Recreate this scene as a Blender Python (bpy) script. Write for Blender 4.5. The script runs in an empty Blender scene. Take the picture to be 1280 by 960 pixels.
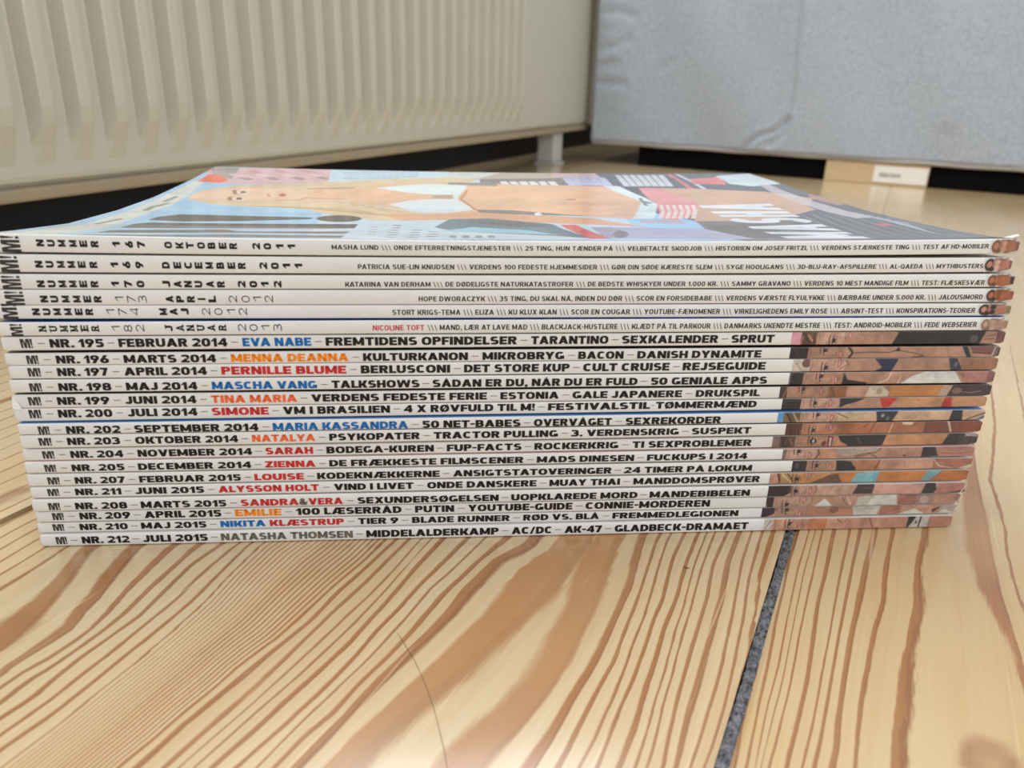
import bpy, bmesh, math, random
import numpy as np
from mathutils import Matrix, Vector

random.seed(7)
RNG = np.random.default_rng(11)
SC = bpy.context.scene
COL = SC.collection

# ------------------------------------------------------------------ camera
F_PX = 962.0
CAM_H = 0.13319940046917012
def _ray(px, py):
    return np.array([px - 640.0, py - 480.0, F_PX])
_vy = _ray(1150, 108); _vy = _vy / np.linalg.norm(_vy)
_up = -np.cross(_vy, _ray(-1503, 28)); _up = _up / np.linalg.norm(_up)
if _up[1] > 0: _up = -_up
_vx = np.cross(_vy, _up); _vx = _vx / np.linalg.norm(_vx)
R = np.stack([_vx, _vy, _up])
O = np.array([0.0, 0.0, CAM_H])
cam_data = bpy.data.cameras.new('camera')
cam = bpy.data.objects.new('camera', cam_data); COL.objects.link(cam)
cam_data.sensor_width = 36.0
cam_data.lens = 36.0 * F_PX / 1280.0
cam_data.clip_start = 0.01
cam_data.dof.use_dof = True
cam_data.dof.focus_distance = 0.25
cam_data.dof.aperture_fstop = 17.0
_r, _u, _b = R @ [1, 0, 0], R @ [0, -1, 0], -(R @ [0, 0, 1])
cam.matrix_world = Matrix(((_r[0], _u[0], _b[0], 0), (_r[1], _u[1], _b[1], 0), (_r[2], _u[2], _b[2], CAM_H), (0, 0, 0, 1)))
SC.camera = cam

# ------------------------------------------------------------------ light
SC.view_settings.view_transform = 'Standard'
SC.view_settings.look = 'None'
SC.view_settings.gamma = 1.0
SC.view_settings.use_curve_mapping = False
SC.view_settings.exposure = 0.24
w = bpy.data.worlds.new('world'); SC.world = w; w.use_nodes = True
bg = w.node_tree.nodes['Background']
bg.inputs[0].default_value = (0.98, 0.98, 1.0, 1); bg.inputs[1].default_value = 0.5

def area(name, loc, target, sx, sy, power, color):
    l = bpy.data.lights.new(name, 'AREA'); l.shape = 'RECTANGLE'; l.size = sx; l.size_y = sy
    l.energy = power; l.color = color
    o = bpy.data.objects.new(name, l); COL.objects.link(o); o.location = loc
    o.rotation_euler = (Vector(target) - Vector(loc)).to_track_quat('-Z', 'Y').to_euler()
    return o
area('window_daylight', (-0.60, 0.45, 0.98), (0.6, 0.40, 0.45), 1.9, 1.1, 37.0, (0.95, 0.98, 1.0))
area('room_fill', (1.7, -0.2, 1.05), (-0.3, 0.6, 0.1), 1.4, 1.2, 16.0, (0.9, 0.96, 1.0))  # unseen fill lamp added at the right to brighten spines, radiator and sofa

# ------------------------------------------------------------------ helpers
def lin(c):
    c = np.asarray(c, float) / 255.0
    return np.where(c <= 0.04045, c / 12.92, ((c + 0.055) / 1.055) ** 2.4)
def rgba(c):
    return tuple(float(v) for v in lin(c)) + (1.0,)
def hit(px, py, z=0.0):
    q = R @ _ray(px, py); t = (z - O[2]) / q[2]; return O + t * q
def hit_x(px, py, x):
    q = R @ _ray(px, py); return O + (x - O[0]) / q[0] * q
def hit_y(px, py, y):
    q = R @ _ray(px, py); return O + (y - O[1]) / q[1] * q

class NT:
    def __init__(self, name, rough=0.5, color=(200, 200, 200), spec=0.5):
        self.m = bpy.data.materials.new(name); self.m.use_nodes = True
        self.t = self.m.node_tree; self.b = self.t.nodes['Principled BSDF']
        self.b.inputs['Base Color'].default_value = rgba(color)
        self.b.inputs['Roughness'].default_value = rough
        self.b.inputs['Specular IOR Level'].default_value = spec
    def n(self, kind, **kw):
        nd = self.t.nodes.new(kind)
        for k, v in kw.items():
            if k in nd.inputs: nd.inputs[k].default_value = v
            else: setattr(nd, k, v)
        return nd
    def l(self, a, b): self.t.links.new(a, b)
    def math(self, op, a, b=None, c=None):
        nd = self.t.nodes.new('ShaderNodeMath'); nd.operation = op
        for i, v in enumerate((a, b, c)):
            if v is None: continue
            if isinstance(v, (int, float)): nd.inputs[i].default_value = v
            else: self.l(v, nd.inputs[i])
        return nd.outputs[0]
    def mix(self, fac, a, b):
        nd = self.t.nodes.new('ShaderNodeMix'); nd.data_type = 'RGBA'
        for i, v in ((0, fac), (6, a), (7, b)):
            if isinstance(v, (int, float)): nd.inputs[i].default_value = v
            elif isinstance(v, tuple): nd.inputs[i].default_value = v
            else: self.l(v, nd.inputs[i])
        return nd.outputs[2]
    def coords(self): return self.n('ShaderNodeTexCoord').outputs['Object']
    def mapped(self, sc):
        mp = self.n('ShaderNodeMapping'); mp.inputs['Scale'].default_value = sc
        self.l(self.coords(), mp.inputs['Vector']); return mp.outputs[0]
    def noise(self, vec, scale, detail=3.0, rough=0.5):
        nd = self.n('ShaderNodeTexNoise', Scale=scale, Detail=detail, Roughness=rough)
        self.l(vec, nd.inputs['Vector']); return nd.outputs['Fac']
    def bump(self, h, strength, dist):
        nd = self.n('ShaderNodeBump', Strength=strength, Distance=dist)
        self.l(h, nd.inputs['Height']); self.l(nd.outputs[0], self.b.inputs['Normal'])

def mottled(name, color, rough, var=0.06, scale=40.0, spec=0.5, bump=0.0):
    k = NT(name, rough, color, spec)
    f = k.noise(k.coords(), scale, 4)
    a = tuple(min(255, c * (1 + var)) for c in color); b = tuple(c * (1 - var) for c in color)
    k.l(k.mix(f, rgba(a), rgba(b)), k.b.inputs['Base Color'])
    if bump: k.bump(f, bump, 0.002)
    return k.m

def painted(name, rough, spec=0.5, coat=0.0):
    k = NT(name, rough, spec=spec)
    a = k.n('ShaderNodeAttribute', attribute_name='paint')
    k.l(a.outputs['Color'], k.b.inputs['Base Color'])
    k.b.inputs['Coat Weight'].default_value = coat
    return k.m

def obj(name, verts, faces, mats, parent=None, smooth=False, fm=None, base=None, color=None):
    me = bpy.data.meshes.new(name)
    v = np.asarray(verts, float)
    if base is not None: v = v - np.asarray(base)
    me.from_pydata([tuple(x) for x in v], [], [tuple(f) for f in faces])
    for m in (mats if isinstance(mats, (list, tuple)) else [mats]): me.materials.append(m)
    if fm is not None: me.polygons.foreach_set('material_index', np.asarray(fm, dtype=np.int32))
    if smooth: me.polygons.foreach_set('use_smooth', np.ones(len(me.polygons), dtype=bool))
    if color is not None:
        ca = me.color_attributes.new('paint', 'FLOAT_COLOR', 'POINT')
        c4 = np.ones((len(v), 4), dtype=np.float32); c4[:, :3] = color
        ca.data.foreach_set('color', c4.ravel())
    me.update()
    o = bpy.data.objects.new(name, me); COL.objects.link(o)
    if parent is not None: o.parent = parent
    return o

def thing(name, label, cat, loc=(0, 0, 0), group=None):
    o = bpy.data.objects.new(name, None); COL.objects.link(o); o.location = loc
    o.empty_display_size = 0.02
    o['label'] = label; o['category'] = cat
    if group: o['group'] = group
    return o
def tag(o, label, cat, group=None):
    o['label'] = label; o['category'] = cat
    if group: o['group'] = group
    return o
def structure(o):
    o['kind'] = 'structure'; return o

def grid_faces(nu, nv, off=0, flip=False):
    f = []
    for i in range(nu - 1):
        for j in range(nv - 1):
            a = off + i * nv + j
            q = (a, a + nv, a + nv + 1, a + 1)
            f.append(q[::-1] if flip else q)
    return f

def bevel_box(lo, hi, r=0.002, seg=2):
    bm = bmesh.new(); bmesh.ops.create_cube(bm, size=1.0)
    lo = np.array(lo, float); hi = np.array(hi, float)
    for v in bm.verts:
        v.co = Vector((lo + hi) / 2 + np.array(v.co) * (hi - lo))
    if r > 0: bmesh.ops.bevel(bm, geom=bm.edges[:], offset=r, segments=seg, profile=0.5, affect='EDGES')
    bm.verts.index_update()
    vs = [tuple(v.co) for v in bm.verts]; fs = [[v.index for v in f.verts] for f in bm.faces]
    bm.free(); return vs, fs

# raster canvas for printed pictures -----------------------------------------
class Canvas:
    """printed picture in its own (x, y) surface coordinates"""
    def __init__(self, x0, x1, y0, y1, nx, ny, color, ss=2):
        self.x0, self.x1, self.y0, self.y1, self.nx, self.ny, self.ss = x0, x1, y0, y1, nx, ny, ss
        self.X = x0 + (np.arange(nx * ss) + 0.5) / (nx * ss) * (x1 - x0)
        self.Y = y0 + (np.arange(ny * ss) + 0.5) / (ny * ss) * (y1 - y0)
        self.a = np.empty((nx * ss, ny * ss, 3)); self.a[:] = lin(color)
    def _box(self, xa, xb, ya, yb):
        i0, i1 = np.searchsorted(self.X, [xa, xb]); j0, j1 = np.searchsorted(self.Y, [ya, yb])
        return i0, i1, j0, j1
    def poly(self, pts, color, alpha=1.0):
        p = np.asarray(pts, float)
        i0, i1, j0, j1 = self._box(p[:, 0].min(), p[:, 0].max(), p[:, 1].min(), p[:, 1].max())
        if i1 <= i0 or j1 <= j0: return
        gx, gy = self.X[i0:i1, None], self.Y[None, j0:j1]
        ins = np.zeros((i1 - i0, j1 - j0), bool)
        for k in range(len(p)):
            (xa, ya), (xb, yb) = p[k], p[k - 1]
            if ya == yb: continue
            c = (ya > gy) != (yb > gy)
            ins ^= c & (gx < (xb - xa) * (gy - ya) / (yb - ya) + xa)
        self._put(i0, i1, j0, j1, ins, color, alpha)
    def _put(self, i0, i1, j0, j1, m, color, alpha):
        s = self.a[i0:i1, j0:j1]; w_ = (m * alpha)[..., None]
        s[:] = s * (1 - w_) + lin(color) * w_
    def ell(self, cx, cy, rx, ry, color, alpha=1.0):
        i0, i1, j0, j1 = self._box(cx - rx, cx + rx, cy - ry, cy + ry)
        m = ((self.X[i0:i1, None] - cx) / rx) ** 2 + ((self.Y[None, j0:j1] - cy) / ry) ** 2 <= 1
        self._put(i0, i1, j0, j1, m, color, alpha)
    def line(self, pts, wx, wy, color, alpha=1.0):
        for (xa, ya), (xb, yb) in zip(pts[:-1], pts[1:]):
            n = int(max(abs(xb - xa) / max(wx, 1e-9), abs(yb - ya) / max(wy, 1e-9)) * 2) + 2
            for f in np.linspace(0, 1, n):
                self.ell(xa + (xb - xa) * f, ya + (yb - ya) * f, wx, wy, color, alpha)
    def out(self):
        s = self.ss
        return self.a.reshape(self.nx, s, self.ny, s, 3).mean(axis=(1, 3))

# lettering ------------------------------------------------------------------
#<FONT>
class Face:
    """a drawn alphabet of capitals: w width factor, t upright stroke, b level stroke, e roundness, slab adds feet"""
    def __init__(self, w, t, b, e=2.4, gap=.12, space=.34, slab=0):
        self.w, self.t, self.b, self.e, self.gap, self.space, self.slab = w, t, b, e, gap, space, slab; self.c = {}
    def rect(self, x0, y0, x1, y1): return [[(x0, y0), (x1, y0), (x1, y1), (x0, y1)]]
    def diag(self, xb, xt, y0=0., y1=1., wd=None):
        wd = wd or self.t * 1.08; return [[(xb, y0), (xb + wd, y0), (xt + wd, y1), (xt, y1)]]
    def arc(self, x0, y0, x1, y1, a0, a1, n=16):
        cx, cy, rx, ry = (x0 + x1) / 2, (y0 + y1) / 2, (x1 - x0) / 2, (y1 - y0) / 2
        ix, iy = max(rx - self.t, .02), max(ry - self.b, .02); p = 2.0 / self.e; out = []
        def pt(a, ax, ay):
            c, s = math.cos(a), math.sin(a)
            return (cx + ax * math.copysign(abs(c) ** p, c), cy + ay * math.copysign(abs(s) ** p, s))
        k = max(4, int(n * abs(a1 - a0) / 180)); aa = [math.radians(a0 + (a1 - a0) * i / k) for i in range(k + 1)]
        for u, v in zip(aa[:-1], aa[1:]): out.append([pt(u, ix, iy), pt(u, rx, ry), pt(v, rx, ry), pt(v, ix, iy)])
        return out
    def bowl(self, x0, y0, x1, y1):
        r = min((y1 - y0) * .55 * max(self.w, .8), (x1 - x0) * .8); xc = x1 - r
        return self.rect(x0, y0, xc + .01, y0 + self.b) + self.rect(x0, y1 - self.b, xc + .01, y1) + self.arc(xc - r, y0, x1, y1, -90, 90)
    def glyph(self, ch):
        if ch in self.c: return self.c[ch]
        t, b, w, R_, D, A = self.t, self.b, self.w, self.rect, self.diag, self.arc
        W = .78 * w; S_ = R_(0, 0, t, 1); m0, m1 = .5 - b / 2, .5 + b / 2; g = []
        if ch in 'AÅ':
            W = .98 * w; h = 1 if ch == 'A' else .99; g = D(0, W / 2 - t * .54, 0, h) + D(W - t * 1.08, W / 2 - t * .54, 0, h) + R_(W * .2, .18, W * .8, .18 + b * .85)
            if ch == 'Å': k = .12; s_ = Face(1, .07, .06, 2); g += s_.arc(W / 2 - k, .98, W / 2 + k, .98 + 2 * k * .95, 0, 360)
        elif ch == 'Æ': W = 1.3 * w; xm = .62 * w; g = D(0, xm - t * .8, 0, 1) + R_(xm, 0, xm + t, 1) + R_(xm - t * .6, 1 - b, W, 1) + R_(xm, m0, W * .96, m1) + R_(xm, 0, W, b) + R_(.24 * w, .18, xm + .02, .18 + b * .85)
        elif ch == 'B': W = .8 * w; g = S_ + self.bowl(t * .5, m0, W * .95, 1) + self.bowl(t * .5, 0, W, m1)
        elif ch == 'C': W = .84 * w; g = A(0, 0, W, 1, 42, 318)
        elif ch == 'D': W = .84 * w; g = S_ + self.bowl(t * .5, 0, W, 1)
        elif ch == 'E': W = .7 * w; g = S_ + R_(t * .5, 0, W, b) + R_(t * .5, 1 - b, W, 1) + R_(t * .5, m0, W * .93, m1)
        elif ch == 'F': W = .68 * w; g = S_ + R_(t * .5, 1 - b, W, 1) + R_(t * .5, m0 - .04, W * .92, m1 - .04)
        elif ch == 'G': W = .88 * w; g = A(0, 0, W, 1, 42, 325) + R_(W - t, .05, W, .48) + R_(W * .52, .48 - b, W, .48)
        elif ch == 'H': W = .84 * w; g = S_ + R_(W - t, 0, W, 1) + R_(t * .5, m0, W - t * .5, m1)
        elif ch == 'I': W = t; g = S_
        elif ch == 'J': W = .64 * w; g = R_(W - t, .38, W, 1) + A(-W * .06, 0, W, .76, 200, 360)
        elif ch == 'K': W = .86 * w; g = S_ + D(t * .7, W - t * 1.15, .28, 1, t * 1.15) + [[(W - t * 1.2, 0), (W + .02, 0), (W * .62, .62), (W * .62 - t * .85, .52)]]
        elif ch == 'L': W = .64 * w; g = S_ + R_(t * .5, 0, W, b)
        elif ch == 'M': W = 1.02 * w; k = t * .95; g = S_ + R_(W - t, 0, W, 1) + [[(0, 1), (k, 1), (W / 2 + k * .42, .12), (W / 2 - k * .42, .12)], [(W, 1), (W - k, 1), (W / 2 - k * .42, .12), (W / 2 + k * .42, .12)]]
        elif ch == 'N': W = .86 * w; g = S_ + R_(W - t, 0, W, 1) + [[(0, 1), (t * 1.05, 1), (W, 0), (W - t * 1.05, 0)]]
        elif ch in 'OØQ':
            W = .9 * w; g = A(0, 0, W, 1, 0, 360)
            if ch == 'Ø': g += [[(W * .1, -.05), (W * .24, -.05), (W * .9, 1.05), (W * .76, 1.05)]]
            if ch == 'Q': g += [[(W * .52, .3), (W * .74, .3), (W * 1.0, -.06), (W * .76, -.06)]]
        elif ch == 'P': W = .76 * w; g = S_ + self.bowl(t * .5, .36, W, 1)
        elif ch == 'R': W = .82 * w; g = S_ + self.bowl(t * .5, .40, W * .96, 1) + [[(W - t * 1.15, 0), (W + .02, 0), (W * .72, .5), (W * .72 - t, .5)]]
        elif ch == 'S': W = .78 * w; g = A(.02 * w, m0, W * .97, 1, 28, 275) + A(0, 0, W, m1, -152, 95)
        elif ch == 'T': W = .8 * w; g = R_(0, 1 - b, W, 1) + R_(W / 2 - t / 2, 0, W / 2 + t / 2, 1)
        elif ch == 'U': W = .84 * w; g = R_(0, .4, t, 1) + R_(W - t, .4, W, 1) + A(0, 0, W, .84, 180, 360)
        elif ch == 'V': W = .94 * w; g = D(W / 2 - t * .54, 0) + D(W / 2 - t * .54, W - t * 1.08)
        elif ch == 'W': W = 1.34 * w; k = t * .95; q = W / 4; g = D(q - k / 2, 0, 0, 1, k) + D(q - k / 2, 2 * q - k / 2, 0, 1, k) + D(3 * q - k / 2, 2 * q - k / 2, 0, 1, k) + D(3 * q - k / 2, W - k, 0, 1, k)
        elif ch == 'X': W = .9 * w; k = t * 1.12; g = D(0, W - k, 0, 1, k) + D(W - k, 0, 0, 1, k)
        elif ch == 'Y': W = .9 * w; g = R_(W / 2 - t / 2, 0, W / 2 + t / 2, .5) + D(W / 2 - t * .54, 0, .38, 1) + D(W / 2 - t * .54, W - t * 1.08, .38, 1)
        elif ch == 'Z': W = .76 * w; g = R_(0, 0, W, b) + R_(0, 1 - b, W, 1) + D(0, W - t * 1.3, b * .5, 1 - b * .5, t * 1.3)
        elif ch == '0': W = .8 * w; g = A(0, 0, W, 1, 0, 360)
        elif ch == '1': W = .5 * w; x = max(W - t, .16 * w); g = R_(x, 0, x + t, 1) + [[(0, .72), (0, .72 - b * .8), (x + t * .3, 1 - b * 1.1), (x + t * .3, 1)]]; W = x + t
        elif ch == '2': W = .76 * w; g = A(0, .38, W, 1, -38, 168) + R_(0, 0, W, b) + [[(0, b * .6), (t * 1.25, b * .6), (W * .94, .52), (W * .94 - t * 1.1, .52)]]
        elif ch == '3': W = .76 * w; g = A(.02, m0, W * .96, 1, -90, 90) + A(0, 0, W, m1, -90, 90) + R_(.04 * w, 1 - b, W * .5, 1) + R_(0, 0, W * .5, b) + R_(.26 * w, m0, W * .5, m1)
        elif ch == '4': W = .84 * w; x = W * .9 - t; g = R_(x, 0, x + t, 1) + R_(0, .2, W, .2 + b) + [[(0, .3), (t * .9, .3), (x + t * .6, 1), (x, 1)]]
        elif ch == '5': W = .76 * w; g = R_(.08 * w, 1 - b, W * .94, 1) + R_(.06 * w, .46, .06 * w + t * .85, 1) + A(0, 0, W, .66, -155, 140)
        elif ch == '6': W = .8 * w; g = A(0, 0, W, .64, 0, 360) + [[(0, .32), (t, .32), (W * .9, 1), (W * .9 - t * 1.25, 1)]]
        elif ch == '7': W = .74 * w; g = R_(0, 1 - b, W, 1) + D(W * .16, W - t * 1.1, 0, 1 - b * .5, t * 1.1)
        elif ch == '8': W = .8 * w; g = A(.03, m0, W - .03, 1, 0, 360) + A(0, 0, W, m1, 0, 360)
        elif ch == '9': W = .8 * w; g = A(0, .36, W, 1, 0, 360) + [[(W - t, .68), (W, .68), (W * .1 + t * 1.25, 0), (W * .1, 0)]]
        elif ch == '.': W = t; g = R_(0, 0, t, min(t, .24))
        elif ch == ',': W = t; g = R_(0, 0, t, min(t, .24)) + [[(t * .4, 0), (t, 0), (t * .5, -.2), (t * .1, -.2)]]
        elif ch == ':': W = t; h = min(t, .22); g = R_(0, .04, t, .04 + h) + R_(0, .62, t, .62 + h)
        elif ch == '-': W = .42 * w; g = R_(0, .36, W, .36 + b * .9)
        elif ch == '!': W = t; g = R_(0, 0, t, .2) + [[(t * .2, .3), (t * .8, .3), (t, 1), (0, 1)]]
        elif ch == '/': W = .56 * w; g = D(0, W - t * .8, 0, 1, t * .8)
        elif ch == '\\': W = .46; g = D(W - t * .55, 0, -.12, 1.04, t * .62)
        elif ch == '&': W = .9 * w; g = A(.1 * w, .48, .62 * w, 1, 0, 360) + A(0, 0, .72 * w, .58, 0, 360) + [[(W - t * 1.2, 0), (W, 0), (W * .42, .6), (W * .42 - t * .8, .55)]] + D(W * .7, W * .84, .2, .5, t * .7)
        if self.slab and ch in 'NUMERJA':
            h = b * .7; k = t * .45
            xs = dict(N=[(0, 1), (W - t, 0), (0, 0)], U=[(0, 1), (W - t, 1)], M=[(0, 0), (W - t, 0), (0, 1), (W - t, 1)], E=[(0, 0), (0, 1)], R=[(0, 0), (W - t, 0)], J=[(W - t, 1)], A=[(0, 0), (W - t, 0)])[ch]
            for x, y in xs: g += R_(x - k, 0 if y == 0 else 1 - h, x + t + k, h if y == 0 else 1)
        self.c[ch] = (g, W); return self.c[ch]
    def line(self, body):
        V, Fc, x, n = [], [], 0.0, 0
        for i, ch in enumerate(body):
            if ch == ' ': x += self.space; continue
            g, W = self.glyph(ch)
            for p in g:
                a = sum(p[k - 1][0] * p[k][1] - p[k][0] * p[k - 1][1] for k in range(len(p)))
                q = p if a > 0 else p[::-1]
                V += [(x + u, v) for u, v in q]; Fc.append(tuple(range(n, n + len(q)))); n += len(q)
            gp = self.gap
            nx = body[i + 1] if i + 1 < len(body) else ''
            if nx and (ch + nx) in ('AT', 'TA', 'AV', 'VA', 'LT', 'AY', 'YA', 'TJ', 'RT', 'AK', 'LV', 'PA', 'FA', 'KA', 'LA', 'KO', 'RY', 'KT'): gp *= .25
            elif ch in 'CLKF': gp *= .55
            x += W + gp
        return np.array(V), Fc
HEAVY = Face(1.22, .362, .238, 2.5, .085, .40)
DIN = Face(.84, .195, .165, 2.25, .13, .34)
MONO = Face(1.0, .29, .25, 2.8)
MONOSLAB = Face(1.0, .25, .21, 2.4, slab=1)
THIN = Face(1.0, .11, .105, 2.0)
#</FONT>

# ------------------------------------------------------------------ the floor boards (structure)
# grain lines of the boards near the stack, followed as curves; each line carries a running ring number
def S(o_, pts, sc=3.2): return [(o_[0] + x / sc, o_[1] + y / sc) for x, y in pts]
c1, c2, c3, c4 = (0, 660), (320, 660), (640, 660), (940, 660)
LINES_A = [  # (ring number, half width in ring units, curve)
 (0, .08, S(c1, [(250,85),(100,180),(0,240)])),
 (1, .30, S(c1, [(330,85),(245,210),(170,300),(60,410),(0,470)])),
 (2, .24, S(c1, [(540,75),(440,200),(385,280),(330,330),(285,400),(140,490),(60,540),(0,590)])),
 (3, .17, S(c1, [(690,75),(600,160),(520,240),(430,340),(370,400),(290,460),(200,520),(90,580),(0,640)])),
 (4, .20, S(c1, [(775,80),(680,170),(600,240),(500,340),(400,420),(300,490),(200,560),(110,610),(0,700)])),
 (5, .16, S(c1, [(870,75),(760,150),(650,260),(560,350),(430,440),(330,510),(230,590),(130,680),(0,760)])),
 (6, .13, S(c1, [(930,80),(800,190),(700,290),(600,370),(480,470),(350,570),(200,690),(0,830)])),
 (7, .15, S(c1, [(990,70),(870,190),(760,300),(640,400),(500,510),(380,610),(200,750),(0,890)])),
 (8, .14, S(c1, [(1045,70),(930,180),(830,290),(700,410),(560,530),(420,640),(250,780),(0,970)])),
 (27, .24, S(c2, [(510,50),(430,130),(310,230),(200,330),(80,440),(0,495),(-84,560),(-174,640),(-274,720),(-424,850),(-524,930)])),
 (28, .22, S(c2, [(560,45),(430,165),(330,250),(220,370),(80,480),(0,545),(-300,790),(-430,910)])),
 (29, .18, S(c2, [(610,45),(510,145),(430,225),(310,330),(210,430),(100,540),(0,640),(-330,930)])),
 (30, .12, S(c2, [(660,45),(560,160),(450,275),(350,365),(250,460),(120,580),(0,690),(-300,950)])),
 (31, .12, S(c2, [(700,45),(590,165),(480,290),(390,385),(290,480),(160,600),(0,735),(-240,950)])),
 (32, .20, S(c2, [(740,45),(640,150),(550,260),(450,370),(370,460),(240,580),(100,705),(0,800),(-170,950)])),
 (33, .17, S(c2, [(850,40),(760,130),(660,225),(580,315),(480,415),(400,515),(260,660),(130,780),(0,890),(-70,950)])),
 (34, .10, S(c2, [(910,45),(770,180),(700,240),(600,355),(520,445),(430,540),(330,630),(200,755),(20,940)])),
 (35, .20, S(c2, [(1000,40),(880,140),(830,190),(740,275),(680,345),(610,430),(520,525),(420,615),(310,740),(200,825),(80,950)])),
 (36, .26, S(c2, [(1085,70),(960,125),(900,185),(830,250),(780,325),(700,410),(610,490),(500,595),(400,700),(320,790),(200,910),(150,960)])),
 (37, [.75, .66, .46, .40, .37, .35, .34, .34, .34], S(c3, [(260,60),(130,180),(20,300),(-60,370),(-180,470),(-300,580),(-430,690),(-600,830),(-720,960)])),
 (38, [.62, .56, .42, .37, .34, .33, .33, .33], S(c3, [(360,60),(325,180),(295,330),(205,520),(115,660),(0,790),(-100,880),(-170,960)])),
 (39, .20, S(c3, [(525,40),(500,130),(475,240),(420,350),(380,440),(320,560),(230,700),(150,850),(80,955)])),
 (40, .16, S(c3, [(580,50),(540,170),(500,290),(455,400),(410,530),(340,650),(250,830),(185,955)])),
 (41, .12, S(c3, [(620,50),(580,170),(530,350),(480,470),(445,580),(400,690),(330,850),(270,955)])),
 (42, .16, S(c3, [(680,40),(640,120),(600,290),(570,350),(520,510),(480,610),(420,740),(340,955)])),
 (43, .20, S(c3, [(738,40),(700,140),(660,280),(610,400),(580,510),(540,630),(495,790),(430,955)])),
 (44, .14, S(c3, [(770,40),(728,150),(688,310),(650,430),(616,560),(575,690),(525,870),(495,955)])),
 (45, .14, S(c3, [(800,40),(750,180),(708,330),(674,440),(645,560),(598,720),(562,880),(540,955)])),
 (46, .18, S(c3, [(855,30),(800,150),(780,280),(735,430),(700,540),(660,680),(620,860),(605,955)])),
 (47, .26, S(c3, [(905,30),(865,130),(840,270),(815,350),(770,520),(735,650),(700,760),(655,955)])),
 (48, .14, S(c3, [(955,30),(920,130),(885,330),(860,450),(840,560),(790,720),(740,880),(715,955)])),
 (49, .16, S(c3, [(995,30),(948,200),(922,370),(900,480),(860,680),(800,880),(770,955)])),
 (50, .22, S(c3, [(1037,30),(990,190),(972,320),(945,480),(905,650),(850,850),(815,960)])),
]
LINES_B = [
 (100, .22, S(c4, [(165,-20),(140,40),(90,270),(40,460),(0,640),(-40,800),(-70,940)])),
 (101, .18, S(c4, [(182,15),(150,110),(120,260),(90,390),(60,560),(30,700),(0,860),(-20,955)])),
 (102, .12, S(c4, [(230,15),(185,160),(150,330),(110,540),(60,720),(15,955)])),
 (103, .10, S(c4, [(250,20),(205,180),(165,380),(125,600),(75,790),(35,955)])),
 (104, .10, S(c4, [(278,15),(225,250),(188,420),(146,640),(95,840),(65,955)])),
 (105, .17, S(c4, [(325,15),(290,190),(262,300),(240,480),(220,620),(190,750),(140,955)])),
 (106, .12, S(c4, [(390,15),(345,240),(310,430),(280,580),(240,800),(205,955)])),
 (107, .19, S(c4, [(430,15),(400,150),(370,310),(340,460),(310,640),(270,850),(245,955)])),
 (108, .22, S(c4, [(490,15),(455,150),(420,300),(390,450),(360,650),(345,750),(338,880),(318,955)])),
 (109, .10, S(c4, [(560,15),(530,170),(525,290),(490,400),(460,560),(430,700),(415,850),(408,955)])),
 (110, .085, S(c4, [(690,15),(662,150),(652,330),(632,430),(603,560),(587,740),(572,850),(565,955)])),
 (111, [.01, .04, .16, .36, .40, .26, .08, .03], [(1205,440),(1212,520),(1217,580),(1224,640),(1233,690),(1246,740),(1268,800),(1300,900)]),  # broad brown band: partly wood, partly the stack's shadow painted in
 (112, .05, [(1232,440),(1243,516),(1241,560),(1236,600),(1248,635),(1256,662),(1259,697),(1271,745),(1290,790),(1318,850),(1345,955)]),
 (113, .04, [(1262,430),(1280,516),(1294,600),(1310,670),(1330,760),(1370,955)]),
]
def floor_curve(pts):
    w_ = np.array([hit(x, y)[:2] for x, y in pts]); k = np.argsort(w_[:, 1]); return w_[k]
def ring_field(lines, X, Y):
    """ring number and line half width over the points (X, Y): linear between neighbouring lines"""
    xs, us, ws = [], [], []
    n_ = len(X)
    for u, hw, pts in lines:
        c = floor_curve(pts)
        xs.append(np.interp(Y, c[:, 1], c[:, 0])); us.append(u)
        if isinstance(hw, list):
            yk = np.array([hit(x, y)[1] for x, y in pts]); o_ = np.argsort(yk); ws.append(np.interp(Y, yk[o_], np.array(hw)[o_]))
        else: ws.append(np.full(n_, hw))
    xs = np.array(xs); xs = np.maximum.accumulate(xs + np.arange(len(xs))[:, None] * 1e-6, axis=0)
    us = np.array(us, float); ws = np.array(ws)
    k = np.clip((X[None] > xs).sum(0) - 1, 0, len(us) - 2)
    ii = np.arange(len(X))
    a, b = xs[k, ii], xs[k + 1, ii]
    f = (X - a) / np.maximum(b - a, 1e-6)
    lo, hi = f < 0, f > 1
    u = us[k] + f * (us[k + 1] - us[k]); hw = np.where(f < .5, ws[k, ii], ws[np.minimum(k + 1, len(us) - 1), ii])
    u = np.where(lo, us[0] - (a - X) / 0.0055, u); u = np.where(hi, us[-1] + (X - b) / 0.009, u)
    hw = np.where(lo, .07, hw); hw = np.where(hi, .05, hw)
    return u, hw

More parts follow.
